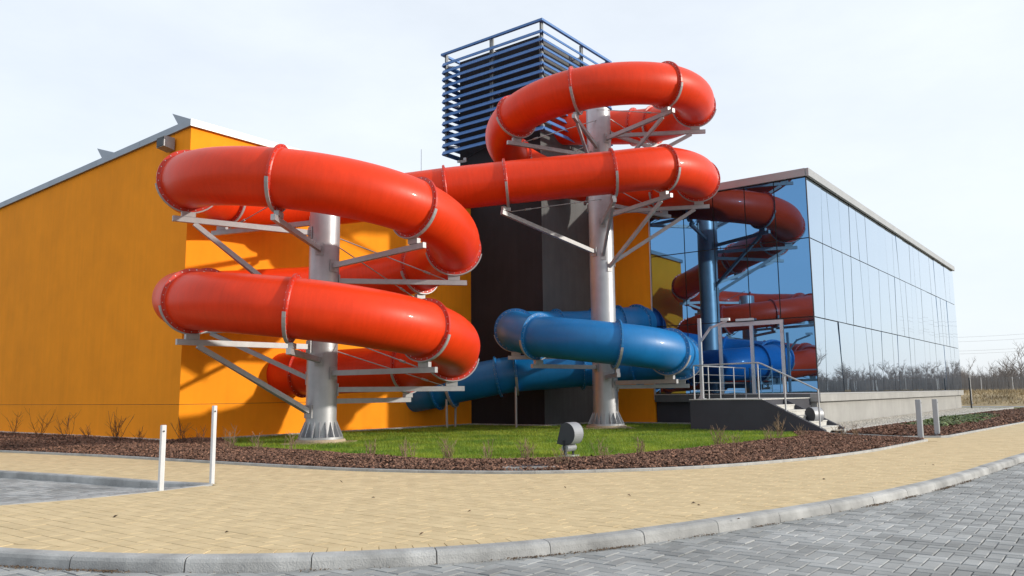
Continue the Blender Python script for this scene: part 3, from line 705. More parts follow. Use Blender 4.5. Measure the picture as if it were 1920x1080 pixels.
# right face: leaning joints, read off the photograph
tp = [(192, 195), (243, 235), (352, 305), (447, 368), (508, 405), (595, 468), (707, 555), (780, 600), (848, 635), (880, 665), (940, 705), (1003, 735), (1035, 765), (1090, 800), (1145, 840), (1185, 875)]
bt = [245, 400, 460, 508, 642, 680, 757, 865, 902, 990, 1017, 1050, 1112, 1147, 1190, 1250]
Pg = UV(GU, GV)
jt = [float((plane(1500+x/4.909, 310+y/4.909, Pg, V)-Pg)@U) for x, y in tp]
jb = [float((plane(1500+x/4.8, 734.5, Pg, V)-Pg)@U) for x in bt]
LEN = GEND-GU
while jt[-1] < LEN-1.4:
    d = random.uniform(.9, 1.7); jt.append(jt[-1]+d); jb.append(jb[-1]+d*random.uniform(.75, 1.2)) 
jb = list(np.maximum.accumulate(np.array(jb)+np.arange(len(jb))*1e-3))
jt = [0.]+[t for t in jt if t < LEN-.6]; jb = [0.]+jb[:len(jt)-1]; jt.append(LEN); jb.append(LEN)
jb = [min(b, LEN-.02*(len(jb)-1-i)) for i, b in enumerate(jb)]
gp = .038
def uat(i, z): t = (z-1.235)/(9.40-1.235); return jb[i]+(jt[i]-jb[i])*t
for i in range(len(jt)-1):
    for r in range(3):
        z0, z1 = ZR[r]+gp/2, ZR[r+1]-gp/2
        a0, a1, b0_, b1 = uat(i, z0)+gp/2, uat(i, z1)+gp/2, uat(i+1, z0)-gp/2, uat(i+1, z1)-gp/2
        if b0_-a0 < .05 or b1-a1 < .05: continue
        tl = random.gauss(0, .007)
        m_ = MB(); off = [random.gauss(0, .003) for _ in range(4)]
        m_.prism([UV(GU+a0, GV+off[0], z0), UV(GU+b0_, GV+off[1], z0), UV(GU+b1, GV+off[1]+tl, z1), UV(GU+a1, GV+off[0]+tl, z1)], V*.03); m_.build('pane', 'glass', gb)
# left face: five bays, the door sits in the lower row
cols_px = [(1220, 480), (1284, 475), (1340, 468), (1400, 460), (1456, 452.5), (1518, 445)]
cv = [GL]+[float((plane(x, y, UV(GU, 0), U)-O)@V) for x, y in cols_px[1:-1]]+[GV]
DV0, DV1, DZ0, DZ1 = -12.36, -9.74, 1.04, 4.02
for i in range(5):
    va, vb = cv[i]-gp/2, cv[i+1]+gp/2
    for r in range(3):
        z0, z1 = ZR[r]+gp/2, ZR[r+1]-gp/2
        spans = [(va, vb)]
        if r == 0:
            spans = []
            if va > DV1: spans.append((va, max(vb, DV1+.01)))
            if vb < DV0: spans.append((min(va, DV0-.01), vb))
        for (p, q) in spans:
            if p-q < .05: continue
            o1, o2, tl = random.gauss(0, .001), random.gauss(0, .001), random.gauss(0, .0012)
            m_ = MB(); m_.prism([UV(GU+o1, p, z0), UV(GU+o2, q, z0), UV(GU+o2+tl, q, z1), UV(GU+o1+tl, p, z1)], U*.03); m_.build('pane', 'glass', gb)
# dark corner post and left trim
m_ = MB(); m_.uvbox(GU-.012, GU+.03, GV-.012, GV+.025, 1.225, 9.43); m_.build('corner_trim', 'lampd', gb)
m_ = MB(); m_.uvbox(GU-.03, GU+.03, GL+.0, GL+.05, 1.0, 9.43); m_.build('end_trim', 'alu', gb)
# door
dr = MB(); w_ = .13
for v_ in (DV0+w_/2, (DV0+DV1)/2-.05, DV1-w_/2): dr.uvbox(GU-.05, GU+.05, v_-w_/2, v_+w_/2, DZ0, DZ1)
for (p, q) in ((DV0+w_, (DV0+DV1)/2-.05-w_/2), ((DV0+DV1)/2-.05+w_/2, DV1-w_)):
    for z_ in (DZ0+.1, DZ1-.08): dr.uvbox(GU-.045, GU+.05, p, q, z_-.08, z_+.08)
door = dr.build('door_frame', 'alu', gb)
for (p, q) in ((DV0+w_, (DV0+DV1)/2-.05-w_/2), ((DV0+DV1)/2-.05+w_/2, DV1-w_)):
    m_ = MB(); m_.uvbox(GU-.0, GU+.03, p, q, DZ0+.18, DZ1-.16); m_.build('door_pane', 'glass', door)
for v_ in (DV0+.06, DV1-.06):
    for z_ in (1.35, 3.2, 3.6):
        m_ = MB(); m_.uvbox(GU-.09, GU-.05, v_-.03, v_+.03, z_-.06, z_+.06); m_.build('hinge', 'alu', door)
m_ = MB(); m_.uvbox(GU-.09, GU-.05, (DV0+DV1)/2-.09, (DV0+DV1)/2-.01, 2.0, 2.25); m_.build('handle', 'alu', door)
m_ = MB(); m_.uvbox(GU-.2, GU-.05, -11.25, -10.55, 4.05, 4.14); m_.build('door_sensor', 'bollard', gb)
# roof
m_ = MB(); m_.uvbox(GU+.0, GEND-.02, GV+.0, GL+8, 9.43, 9.47); m_.build('eaves_shadow', 'black', gb)  # black slab painting in the shadow under the roof edge
m_ = MB(); m_.uvbox(GU-.02, GEND+.05, GV-.02, GL+8, 9.47, 9.66); m_.build('roof', 'zinc', gb)
u = GU-.1
while u < GEND:
    u1 = min(u+3.0, GEND+.1); m_ = MB(); m_.uvbox(u+.004, u1, GV-.14, GV-.02, 9.44, 9.74); m_.build('roof_fascia', 'fascia', gb); u = u1
v = GV-.02
while v < GL+3:
    v1 = v+2.6; m_ = MB(); m_.uvbox(GU-.14, GU-.02, v+.004, v1, 9.44, 9.74); m_.build('roof_fascia', 'fascia', gb); v = v1
# orange end wall between tower and glass
m_ = MB(); m_.uvbox(GU, GU+.3, GL+.05, TV0, -.1, 9.43); m_.build('orange_end_wall', 'orange', gb)

# ================================================================== STAIRS
SU0, SU1 = 12.4, 14.4; LZ = 1.03
st = thing('entrance_stairs', UV(14.5, -12.5), 'grey rendered entrance stairs with landing in front of the glass door', 'stairs')
m_ = MB(); m_.uvbox(SU0+.25, GU-.02, -13.23, -10.72, -.1, LZ); m_.build('landing', 'stair', st)
m_ = MB(); m_.uvbox(SU0-.02, GU-.02, -13.25, -10.70, LZ, LZ+.03); m_.build('landing_slab', 'step', st)
nst = 6; tr_ = .345; rs = LZ/nst
for i in range(nst-1):
    z1 = LZ-rs*(i+1); v1 = -13.25-tr_*i
    m_ = MB(); m_.uvbox(SU0+.25, SU1, v1-tr_, v1-.004, -.1, z1-.04); m_.uvbox(SU0+.25, SU1, v1-tr_-.02, v1-.004, z1-.04, z1); m_.build('step', 'step', st)
for (ua, ub) in ((SU0, SU0+.24), (SU1+.01, SU1+.2)):
    ve = -13.25-tr_*(nst-1)-.15
    m_ = MB(); va = -10.72 if ua == SU0 else -13.26; m_.prism([UV(ua, va, -.1), UV(ua, ve, -.1), UV(ua, ve, .1), UV(ua, -13.26, LZ-.002)] + ([UV(ua, va, LZ-.002)] if ua == SU0 else []), U*(ub-ua)); m_.build('side_wall', 'stair', st)
hr = thing('handrail', UV(SU0+.12, -13.1, LZ), 'tubular steel handrail along the entrance stairs and landing', 'railing')
RT = 2.2
def stz(v): return LZ if v > -13.25 else LZ-(-13.25-v)/(tr_)*rs
rp_ = [UV(SU0+.1, -10.85, RT), UV(SU0+.1, -13.15, RT+.03), UV(SU0+.1, -15.0, 1.32)]
m_ = MB(); m_.tube(resample(rp_, .15, 0), .026, 8); m_.build('top_rail', 'galv', hr)
for v_, zt in ((-10.85, RT), (-13.1, RT+.02), (-13.95, 1.82), (-14.98, 1.32)):
    m_ = MB(); m_.tube([UV(SU0+.1, v_, stz(v_)-.05 if v_ > -13.2 else max(.05, stz(v_)-.3)), UV(SU0+.1, v_, zt)], .028, 8); m_.build('post', 'galv', hr)
m_ = MB(); m_.tube([UV(SU0+.1, -10.85, RT), UV(SU0+1.6, -10.85, RT), UV(GU-.2, -10.85, RT)], .022, 8); m_.build('top_rail', 'galv', hr)
for u_ in (SU0+1.3, SU0+2.3, SU0+3.6, GU-.25):
    m_ = MB(); m_.tube([UV(u_, -10.85, LZ), UV(u_, -10.85, RT)], .022, 8); m_.build('post', 'galv', hr)
for z_ in (1.35, 1.62, 1.9):
    m_ = MB(); m_.tube([UV(SU0+.1, -10.85, z_), UV(GU-.25, -10.85, z_)], .007, 5); m_.build('wire', 'wire', hr)
# cranked steel pole on the landing
pl = thing('cranked_pole', UV(SU0+.45, -10.95, LZ+.03), 'slim square steel pole with bent arm standing on the stair landing', 'pole')
b0 = UV(SU0+.45, -10.98, LZ+.03)
m_ = MB(); m_.bar(b0, b0+Z*2.78, .1, .1, U); m_.build('shaft', 'galv', pl)
m_ = MB(); m_.bar(b0+Z*1.95, b0+Z*2.45-V*.42, .07, .07, U); m_.bar(b0+Z*2.42-V*.4, b0+Z*2.62-V*.98, .07, .07, U); m_.build('arm', 'galv', pl)
m_ = MB(); m_.box(b0+Z*2.68-V*.95, (.12, .3, .09)); m_.build('lamp_head', 'bollard', pl)
m_ = MB(); m_.prism([b0-V*.05, b0-V*.05+Z*.35, b0+V*.16], U*.02); m_.box(b0+Z*.01, (.2, .2, .02)); m_.build('base_plate', 'galv', pl)

# ================================================================== SLIDES
C1 = UV(1.39, -4.87); C2 = UV(12.53, -7.31); TR = .72; FR = .815
def cyl(c, R, th, z): return np.array([c[0]+R*cos(radians(th)), c[1]+R*sin(radians(th)), z])
def helix(c, R, keys, step=4):
    th = [k[0] for k in keys]; zz = [k[1] for k in keys]; rr = [k[2] if len(k) > 2 else R for k in keys]
    inc = 1 if th[-1] > th[0] else -1; out = []
    ts = np.arange(th[0], th[-1]+inc*.1, inc*step); o = np.argsort(th)
    for t in ts: out.append(cyl(c, np.interp(t, np.array(th)[o], np.array(rr)[o]), t, np.interp(t, np.array(th)[o], np.array(zz)[o])))
    return out
RA, RB_ = 3.70, 3.65
# red: out of the tower, twice round the right column, across, twice round the left column, into the wall
keysB = [(73, 12.62), (42, 12.38), (0, 12.15), (-56, 11.92), (-108, 11.6), (-150, 11.3), (-180, 11.05), (-222, 10.65), (-265, 10.15), (-304, 9.68), (-340, 9.3), (-375, 9.12), (-418, 8.93), (-450, 8.62)]
keysA = [(90, 7.72), (130, 7.47), (180, 7.12), (212, 6.92), (267, 6.50), (320, 6.08), (360, 5.64), (405, 5.34), (439, 5.02), (490, 4.62), (540, 4.12), (577, 3.74), (632, 3.37), (688, 2.95), (720, 2.68), (765, 2.24), (790, 2.14)]
red_path = [UV(14.2, -2.1, 13.0), UV(14.85, -3.2, 12.9)] + helix(C2, RB_, keysB) + [np.array([-.14, 26.1, 8.32]), np.array([-2.11, 26.1, 8.12])] + helix(C1, RA, keysA) + [UV(3.9, -.6, 2.06), UV(3.7, .35, 2.05)]
blue_path = [UV(18.0, -6.35, 4.30), UV(17.2, -6.3, 4.24), UV(16.45, -6.15, 4.18), UV(15.7, -5.65, 4.1)] + helix(C2, 3.3, [(97, 3.98), (140, 3.88), (180, 3.66), (220, 3.27), (270, 2.92, 3.2), (300, 2.78, 2.95), (335, 2.6, 2.78), (365, 2.47, 2.7), (385, 2.42, 2.65)]) + \
    [cyl(C2, 2.45, 55, 2.36), cyl(C2, 2.1, 85, 2.30), cyl(C2, 1.95, 105, 2.27), UV(11.83, -3.52, 2.08), UV(10.75, -1.8, 1.72), UV(10.25, -.7, 1.45), UV(10.1, .35, 1.28)]

class Path:
    def __init__(s, pts, sm):
        s.p = resample(pts, .1, sm); s.a = np.r_[0, np.cumsum(np.linalg.norm(np.diff(s.p, axis=0), axis=1))]
        T = np.gradient(s.p, axis=0); s.t = T/np.linalg.norm(T, axis=1)[:, None]
    def at(s, q): 
        p = np.array([np.interp(q, s.a, s.p[:, i]) for i in range(3)]); t = np.array([np.interp(q, s.a, s.t[:, i]) for i in range(3)]); t /= np.linalg.norm(t)
        sd_ = np.cross(t, Z); sd_ /= np.linalg.norm(sd_); return p, t, sd_, np.cross(sd_, t)
    def near(s, x): return s.a[np.argmin(np.linalg.norm(s.p-np.asarray(x), axis=1))]

def slide(name, path, fl, m, mf, label, TR=TR):
    root = thing(name, path.at(path.a[-1]/2)[0]*np.array([1, 1, 0]), label, 'water slide')
    NS = 40; cuts = [0.]+sorted(fl)+[path.a[-1]]
    for a_, b_ in zip(cuts[:-1], cuts[1:]):
        k = max(3, int((b_-a_)/.14)); vs_ = []; fs = []
        for i, q in enumerate(np.linspace(a_, b_, k+1)):
            p, t, sd_, u_ = path.at(q)
            vs_ += [p+(sd_*cos(2*pi*j/NS)+u_*sin(2*pi*j/NS))*TR for j in range(NS)]
        for i in range(k):
            for j in range(NS):
                j2 = (j+1) % NS; fs.append([i*NS+j, i*NS+j2, (i+1)*NS+j2, (i+1)*NS+j][::-1])
        mb = MB(); mb.add(vs_, fs, True); to = mb.build('tube_section', m, root)
        at = to.data.attributes.new('wind', 'FLOAT_VECTOR', 'POINT')
        at.data.foreach_set('vector', np.array([(q*9., cos(2*pi*j/NS)*.9, sin(2*pi*j/NS)*.9) for q in np.linspace(a_, b_, k+1) for j in range(NS)], np.float32).ravel())
    for q in sorted(fl):
        p, t, sd_, u_ = path.at(q); mb = MB()
        for sgn_ in (-1, 1):           # a pair of bolted collars with a hairline gap
            prof = [(TR-.01, .002), (FR, .002), (FR, .028), (TR+.025, .034), (TR-.004, .06)]
            k = len(prof); vs_ = []
            for j in range(NS):
                d = sd_*cos(2*pi*j/NS)+u_*sin(2*pi*j/NS); vs_ += [p+d*r_+t*w*sgn_ for r_, w in prof]
            fs = [[j*k+i, ((j+1) % NS)*k+i, ((j+1) % NS)*k+i+1, j*k+i+1] for j in range(NS) for i in range(k-1)]
            if sgn_ < 0: fs = [f[::-1] for f in fs]
            mb.add(vs_, fs)
        fo = mb.build('flange', mf, root)
        nb = 26; mb = MB()
        for j in range(nb):
            d = sd_*cos(2*pi*(j+.5)/nb)+u_*sin(2*pi*(j+.5)/nb); mb.box(p+d*(TR+.052), (.085, .022, .022), (t, d, np.cross(t, d)))
        mb.build('bolts', 'bolt', fo, kind='stuff')
    return root

rp = Path(red_path, 10); bp_ = Path(blue_path, 14)
def zA(th): o = np.argsort([k[0] for k in keysA]); return np.interp(th, np.array([k[0] for k in keysA])[o], np.array([k[1] for k in keysA])[o])
def zB(th): o = np.argsort([k[0] for k in keysB]); return np.interp(th, np.array([k[0] for k in keysB])[o], np.array([k[1] for k in keysB])[o])
angB = [60, 44, -6, -56, -108, -151, -205, -269, -322, -372, -420, -450]
angA = [104, 158, 214, 266, 320, 371, 409, 456, 526, 585, 632, 687, 738, 778]
flR = [rp.near(cyl(C2, RB_, a, zB(a))) for a in angB] + [rp.near((-.14, 26.1, 8.3)), rp.near((-2.2, 26.1, 8.1))] + [rp.near(cyl(C1, RA, a, zA(a))) for a in angA] + [rp.near(UV(3.9, -.7, 2.06))]
slide('red_slide', rp, flR, 'red', 'redf', 'long red tube slide winding round both grey columns')
angL = [120, 176, 220, 271, 314, 345]
flB = [bp_.near(UV(17.0, -6.28, 4.2)), bp_.near(UV(16.1, -5.95, 4.15)), bp_.near(UV(15.2, -5.3, 4.03))] + [bp_.near(cyl(C2, 3.3, a, np.interp(a, [97, 180, 270, 365], [3.98, 3.66, 2.92, 2.47]))) for a in angL] + \
    [bp_.near(cyl(C2, 2.5, 50, 2.37))]
for px_, py_ in ((1092, 690), (968, 702), (936, 706), (845, 726), (818, 733)):
    best = min(bp_.a[bp_.a > bp_.a[-1]-9.5], key=lambda q: abs((lambda d: 960+F*(d@right)/(d@fw))(bp_.at(q)[0]-CAM)-px_)); flB.append(best)
slide('blue_slide', bp_, flB, 'blue', 'bluef', 'blue tube slide looping low round the right column into the orange wall', .70)

# ------------------------------------------------------------------ support columns
def column(c, R, top, label, name='slide_column'):
    root = thing(name, c, label, 'column')
    m_ = MB(); m_.tube([c+Z*z for z in (.3, .62, top*.5, top)], R, 40); m_.build('shaft', 'galv', root)
    m_ = MB(); m_.tube([c+Z*.13, c+Z*.19], R*1.46, 40); m_.build('base_plate', 'galv', root)
    m_ = MB(); m_.tube([c+Z*.19, c+Z*.3, c+Z*.62], [R*1.03, R*1.03, R*1.02], 40, smooth=True); m_.build('base_collar', 'galv', root)
    for j in range(18):
        a = 2*pi*j/18; d = np.array([cos(a), sin(a), 0]); t = np.array([-sin(a), cos(a), 0])
        m_ = MB(); m_.prism([c+d*R*1.02+Z*.19-t*.012, c+d*R*1.42+Z*.19-t*.012, c+d*R*1.42+Z*.23-t*.012, c+d*R*1.24+Z*.40-t*.012, c+d*R*1.05+Z*.60-t*.012, c+d*R*1.0+Z*.60-t*.012], t*.024); m_.build('base_fin', 'galv', root)
    m_ = MB(); m_.tube([c-Z*.1, c+Z*.08, c+Z*.13], [R*1.62, R*1.62, R*1.58], 40, smooth=False); m_.build('concrete_footing', 'footing', root)
    m_ = MB(); m_.box(c+Z*.0, (R*4.2, R*3.6, .09), (r0, np.array([0, 1., 0]), Z)); m_.build('footing_slab', 'footing', root)
    # welded seams
    for z_ in np.arange(2.6, top-.4, 2.9):
        m_ = MB(); m_.tube([c+Z*(z_-.012), c+Z*z_, c+Z*(z_+.012)], [R*1.001, R*1.008, R*1.001], 40, caps=False); m_.build('weld_seam', 'galv', root)
    return root

def support(root, c, R, path, q, brace=0., rod=0., slope=0., post=None, double=False, reach=.38):
    p, t, sd_, u_ = path.at(q)
    d = np.array([p[0]-c[0], p[1]-c[1], 0]); L = np.linalg.norm(d); d /= L; tt = np.array([-d[1], d[0], 0])
    # cradle: half ring under the flange
    mb = MB(); k = 18; vs_ = []; fs = []
    for i in range(k+1):
        a = radians(192)+radians(156)*i/k; e = sd_*cos(a)+u_*sin(a)
        for r_, w in ((FR+.002, -.042), (FR+.035, -.042), (FR+.035, .042), (FR+.002, .042)): vs_.append(p+e*r_+t*w)
    for i in range(k):
        for j in range(4): fs.append([i*4+j, i*4+(j+1) % 4, (i+1)*4+(j+1) % 4, (i+1)*4+j])
    mb.add(vs_, fs); mb.add(vs_[:4], [(0, 1, 2, 3)]); mb.add(vs_[-4:], [(3, 2, 1, 0)]); mb.build('cradle', 'steel', root)
    zt = p[2]-FR-.10; ztop = zt-.0
    # saddle block
    mb = MB(); mb.box(np.array([p[0], p[1], zt+.02]), (.34, .12, .13), (d, tt, Z)); mb.build('saddle', 'steel', root)
    h = .14; out = c+d*(L+reach)+Z*(zt-h/2-.05); inn = c+d*(R+.01)+Z*(zt-h/2-.05-slope)
    mb = MB(); mb.bar(inn, out, .11, h); mb.build('arm', 'steel', root)
    mb = MB(); mb.box(c+d*(R+.015)+Z*(zt-h/2-.05-slope), (.03, .24, .34), (d, tt, Z)); mb.build('arm_plate', 'steel', root)
    if brace:
        for off in ((-.22, .22) if double else (0,)):
            ang = off; dd = d*cos(ang)+tt*sin(ang)
            q0 = c+dd*R+Z*(zt-h-brace); q1 = c+d*(L-.15)+Z*(zt-h-.06)
            mb = MB(); mb.bar(q0, q1, .09, .12); mb.build('brace', 'steel', root)
            mb = MB(); mb.box(q0, (.06, .2, .36), (dd, np.cross(Z, dd), Z)); mb.build('arm_plate', 'steel', root)
    if rod:
        side = 1 if rod > 0 else -1; rr = abs(rod)
        a0 = c+tt*side*R*.7+d*R*.72+Z*(zt+rr); a1 = c+d*(L-.25)+Z*(zt-.03)
        mb = MB(); mb.tube([a0, a1], .016, 6); mb.build('tie_rod', 'wire', root)
        e = a0+(a1-a0)*.8; f_ = a0+(a1-a0)*.86
        mb = MB(); mb.tube([e, f_], .035, 6); mb.build('turnbuckle', 'wire', root)

colA = column(C1, .42, 7.0, 'shorter grey steel column of the left slide loops by the orange wall')
for a, kw in ((158, dict(rod=1.0)), (214, dict(brace=2.35, double=True)), (266, dict(slope=.1)), (320, dict(slope=.12)), (371, dict(rod=1.2)), (409, dict(rod=-1.1)), (456, dict(brace=.9)), (526, dict(brace=1.4)), (585, dict(brace=1.75, double=True)), (632, dict(slope=.05)), (687, dict(rod=.9)), (738, dict(rod=1.0)), (104, dict(brace=1.3))):
    support(colA, C1, .42, rp, rp.near(cyl(C1, RA, a, zA(a))), **kw)
support(colA, C1, .42, rp, rp.near(cyl(C1, RA, 778, zA(778))), reach=.1)
colB = column(C2, .46, 12.1, 'taller grey steel column under the right loops of red and blue slide')
for a, kw in ((44, dict(rod=.8)), (-6, dict(brace=1.6)), (-56, dict(brace=1.7, rod=-1.0)), (-108, dict(brace=1.5)), (-151, dict(rod=1.2)), (-205, dict(rod=.8)), (-269, dict()), (-322, dict(rod=.9)), (-372, dict(brace=1.9)), (-420, dict(brace=1.9)), (-450, dict(brace=1.2))):
    support(colB, C2, .46, rp, rp.near(cyl(C2, RB_, a, zB(a))), **kw)
support(colB, C2, .46, rp, flR[len(angB)], slope=.75, rod=1.1, reach=.2)
for q in flB[4:9]: support(colB, C2, .46, bp_, q, reach=.3)
support(colB, C2, .46, bp_, flB[3], reach=.3)
# thin posts under the blue run
def prop(px_, name, label, dq):
    pass
k = 0
for idx, (lab) in ((-4, 'pair of thin steel posts carrying the blue slide before the dark tower'), (-2, 'pair of thin steel posts carrying the blue slide at the orange wall')):
    q = flB[idx]; p, t, sd_, u_ = bp_.at(q); hd = np.array([sd_[0], sd_[1], 0])
    pr = thing('slide_trestle', (p[0], p[1], 0), lab, 'support')
    for s_ in (-1, 1):
        m_ = MB(); m_.tube([np.array([p[0], p[1], -.05])+hd*s_*.55, np.array([p[0], p[1], p[2]-.5])+hd*s_*.62], .045, 10); m_.build('leg', 'steel', pr)
    mb = MB(); vs_ = []; fs = []; kk = 16
    for i in range(kk+1):
        a = radians(190)+radians(160)*i/kk; e = sd_*cos(a)+u_*sin(a)
        for r_, w in ((FR+.002, -.05), (FR+.04, -.05), (FR+.04, .05), (FR+.002, .05)): vs_.append(p+e*r_+t*w)
    for i in range(kk):
        for j in range(4): fs.append([i*4+j, i*4+(j+1) % 4, (i+1)*4+(j+1) % 4, (i+1)*4+j])
    mb.add(vs_, fs); mb.build('cradle', 'steel', pr)

# ================================================================== POSTS, LAMPS, COVERS
def post(px, top_y, label, m, wd=(.10, .19), group=None, rot=0.):
    p = gnd(*px); h = (px[1]-top_y)/F*hypot(p[0], p[1])*1.01
    root = thing('flat_post', p, label, 'post', group)
    a = U*cos(rot)+V*sin(rot); b = np.cross(Z, a)
    x, y, cf = wd[0]/2, wd[1]/2, .012
    prof = [(-x+cf, -y), (x-cf, -y), (x, -y+cf), (x, y-cf), (x-cf, y), (-x+cf, y), (-x, y-cf), (-x, -y+cf)]
    mb = MB(); mb.prism([p+a*i+b*j-Z*.05 for i, j in prof], Z*(h+.05)); mb.build('shaft', m, root)
    mb = MB(); mb.prism([p+a*i*.9+b*j*.9+Z*h for i, j in prof], Z*.006); mb.build('cap', m, root)
    mb = MB(); mb.tube([p-b*(y+.002)+Z*(h-.08)-a*0, p-b*(y+.01)+Z*(h-.08)], .012, 8); mb.build('fixing_screw', 'lampd', root)
    return root
post((301, 920), 813, 'shorter white flat post at the corner of the parking bay', 'bollard', group='white flat posts', wd=(.07, .092), rot=-.32)
post((397, 906.5), 776, 'taller white flat post further from the road by the parking bay tip', 'bollard', group='white flat posts', wd=(.06, .092), rot=-.32)
post((1727, 825), 760, 'flat post in shaded grey at the tip of the bark bed, left of two', 'bollard_shade', group='grey flat posts', wd=(.12, .13))
post((1758, 819), 759, 'flat post in shaded grey by the ivy bed, right of two', 'bollard_shade', group='grey flat posts', wd=(.12, .13))

def floodlight(p, face, label, s=1.0):
    root = thing('floodlight', p, label, 'floodlight', 'ground floodlights')
    f_ = np.array([cos(face), sin(face), 0]); b = np.cross(Z, f_)
    # D shaped housing: flat glass leaning towards f_, rounded back
    def P(x, z): return p+f_*x*s+Z*z*s
    prof = [(.24, .40), (.10, .92), (-.02, .97)] + [(-.04-.27*sin(radians(a)), .66+.31*cos(radians(a))) for a in range(10, 152, 10)] + [(-.08, .38), (.05, .36)]
    mb = MB(); mb.prism([P(x, z)-b*.26*s for x, z in prof], b*.52*s); o = mb.build('housing', 'lampg', root)
    for i, pl_ in enumerate(o.data.polygons):
        pass
    mb = MB(); mb.prism([P(x, z)-b*.22*s for x, z in ((.238, .43), (.108, .90), (.13, .905), (.262, .44))], b*.44*s); mb.build('front_glass', 'lampd', root)
    mb = MB(); mb.prism([P(x, z)-b*.275*s for x, z in prof], b*.012); mb.prism([P(x, z)+b*.263*s for x, z in prof], b*.012); mb.build('shaded_end_cap', 'lampd', root)  # near-black ends, shade on the housing sides put into their colour
    mb = MB(); mb.tube([P(.0, .28)-b*.25*s, P(.0, .28)+b*.25*s], .10*s, 16, smooth=True); mb.build('ballast_box', 'lampg', root)
    mb = MB()
    for sg in (-1, 1): mb.bar(P(.0, .02)+b*sg*.2*s, P(.02, .5)+b*sg*.285*s, .03, .06)
    mb.build('yoke', 'lampd', root)
    mb = MB(); mb.box(p+Z*.015, (.36*s, .55*s, .09), (f_, b, Z)); mb.build('base', 'concrete', root)
floodlight(gnd(1068, 859), radians(148), 'grey ground floodlight at the front edge of the lawn', .74)
floodlight(gnd(1527, 809), radians(120), 'small grey ground floodlight at the foot of the entrance stairs', .80)

pcv = gnd(992, 885.0)
ac = thing('access_cover', pcv, 'flat concrete access cover set in the bark bed at its front edging', 'cover')
tE = E[np.argmin(np.linalg.norm(E-pcv[:2], axis=1))]
m_ = MB(); m_.box(np.array([pcv[0], pcv[1]+.18, .035]), (.88, .42, .1), (r0, np.array([0, 1., 0]), Z)); m_.build('slab', 'concrete', ac)
m_ = MB(); m_.box(np.array([pcv[0], pcv[1]+.18, .088]), (.6, .26, .012), (r0, np.array([0, 1., 0]), Z)); m_.build('lid', 'lampd', ac)

# ================================================================== BARE SHRUBS
def shrub_mesh(h, n, seed, spread):
    rd = random.Random(seed); mb = MB()
    for i in range(n):
        a = rd.uniform(0, 2*pi); ln = rd.uniform(.55, 1)*h; le = rd.uniform(.08, spread)
        p = np.array([rd.gauss(0, .05), rd.gauss(0, .05), -.02]); d = np.array([cos(a)*le, sin(a)*le, 1.]); pts = [p]; k = 5
        for s_ in range(k):
            d = d+np.array([rd.gauss(0, .14), rd.gauss(0, .14), 0]); p = p+d/np.linalg.norm(d)*ln/k; pts.append(p)
        r_ = rd.uniform(.006, .010); mb.tube(pts, list(np.linspace(r_, r_*.35, k+1)), 4, caps=False, smooth=False)
        for b in range(rd.randint(3, 6)):
            j = rd.randint(1, k-1); q = pts[j]; a2 = rd.uniform(0, 2*pi); l2 = rd.uniform(.12, .34)*h
            d2 = np.array([cos(a2)*.6, sin(a2)*.6, rd.uniform(.4, 1)]); d2 /= np.linalg.norm(d2)
            q1 = q+d2*l2*.5; q2 = q1+(d2+np.array([rd.gauss(0, .25), rd.gauss(0, .25), .15]))*l2*.5
            mb.tube([q, q1, q2], [r_*.6, r_*.45, r_*.25], 3, caps=False, smooth=False)
    return mb
ordn = ['first', 'second', 'third', 'fourth', 'fifth', 'sixth', 'seventh', 'eighth', 'ninth', 'tenth', 'eleventh', 'twelfth', 'thirteenth', 'fourteenth', 'fifteenth', 'sixteenth', 'seventeenth', 'eighteenth']
wall_row = [(22, 822, 46), (75, 826, 55), (122, 830, 58), (166, 833, 42), (218, 836, 72), (262, 836, 36), (345, 838, 62), (375, 842, 38)]
lawn_row = [(430, 852, 50), (480, 853, 44), (545, 852, 46), (700, 860, 40), (763, 862, 42), (840, 866, 46), (915, 867, 42), (985, 867, 46), (1053, 880, 48), (1135, 872, 50), (1200, 862, 44), (1350, 842, 46), (1378, 834, 26), (1442, 830, 36), (1462, 823, 48), (1505, 823, 34), (1578, 826, 30), (1604, 824, 28)]
for row, where, mt, grp in ((wall_row, 'dark bare shrub from the left edge, before the orange wall', 'twigd', 'bare shrubs by the orange wall'), (lawn_row, 'thin dry shrub from the left along the lawn edge', 'twig', 'dry shrubs along the lawn edge')):
    for i, (x, y, hp) in enumerate(row):
        p = gnd(x, y); h = hp/F*hypot(p[0], p[1])
        mb = shrub_mesh(h, random.randint(7, 12) if mt == 'twig' else random.randint(5, 9), i*13+len(row), .55 if mt == 'twigd' else .35)
        mb.v = [tuple(np.array(q)+p+np.array([0, 0, .03])) for q in mb.v]
        root = thing('bare_shrub', p, ordn[i]+' '+where, 'shrub', grp)
        mb.build('twigs', mt, root)

# ================================================================== FAR GROUND, FENCE, TREES
def gq(*pts): return [tuple(p) for p in pts]
vg = sheet('verge', [tuple(UV(49.5, -40)[:2]), tuple(UV(49.5, 30)[:2]), tuple(UV(56, 30)[:2]), tuple(UV(56, -60)[:2]), tuple(UV(20, -26)[:2]), tuple(RB[1]+dR*3), tuple(RB[2]), tuple(UV(48, -17.3)[:2])], -.01, 'verge')
pa = sheet('path', pq((54.0, -70), (54.0, 40), (57.5, 40), (57.5, -70)), .0, 'asphalt')
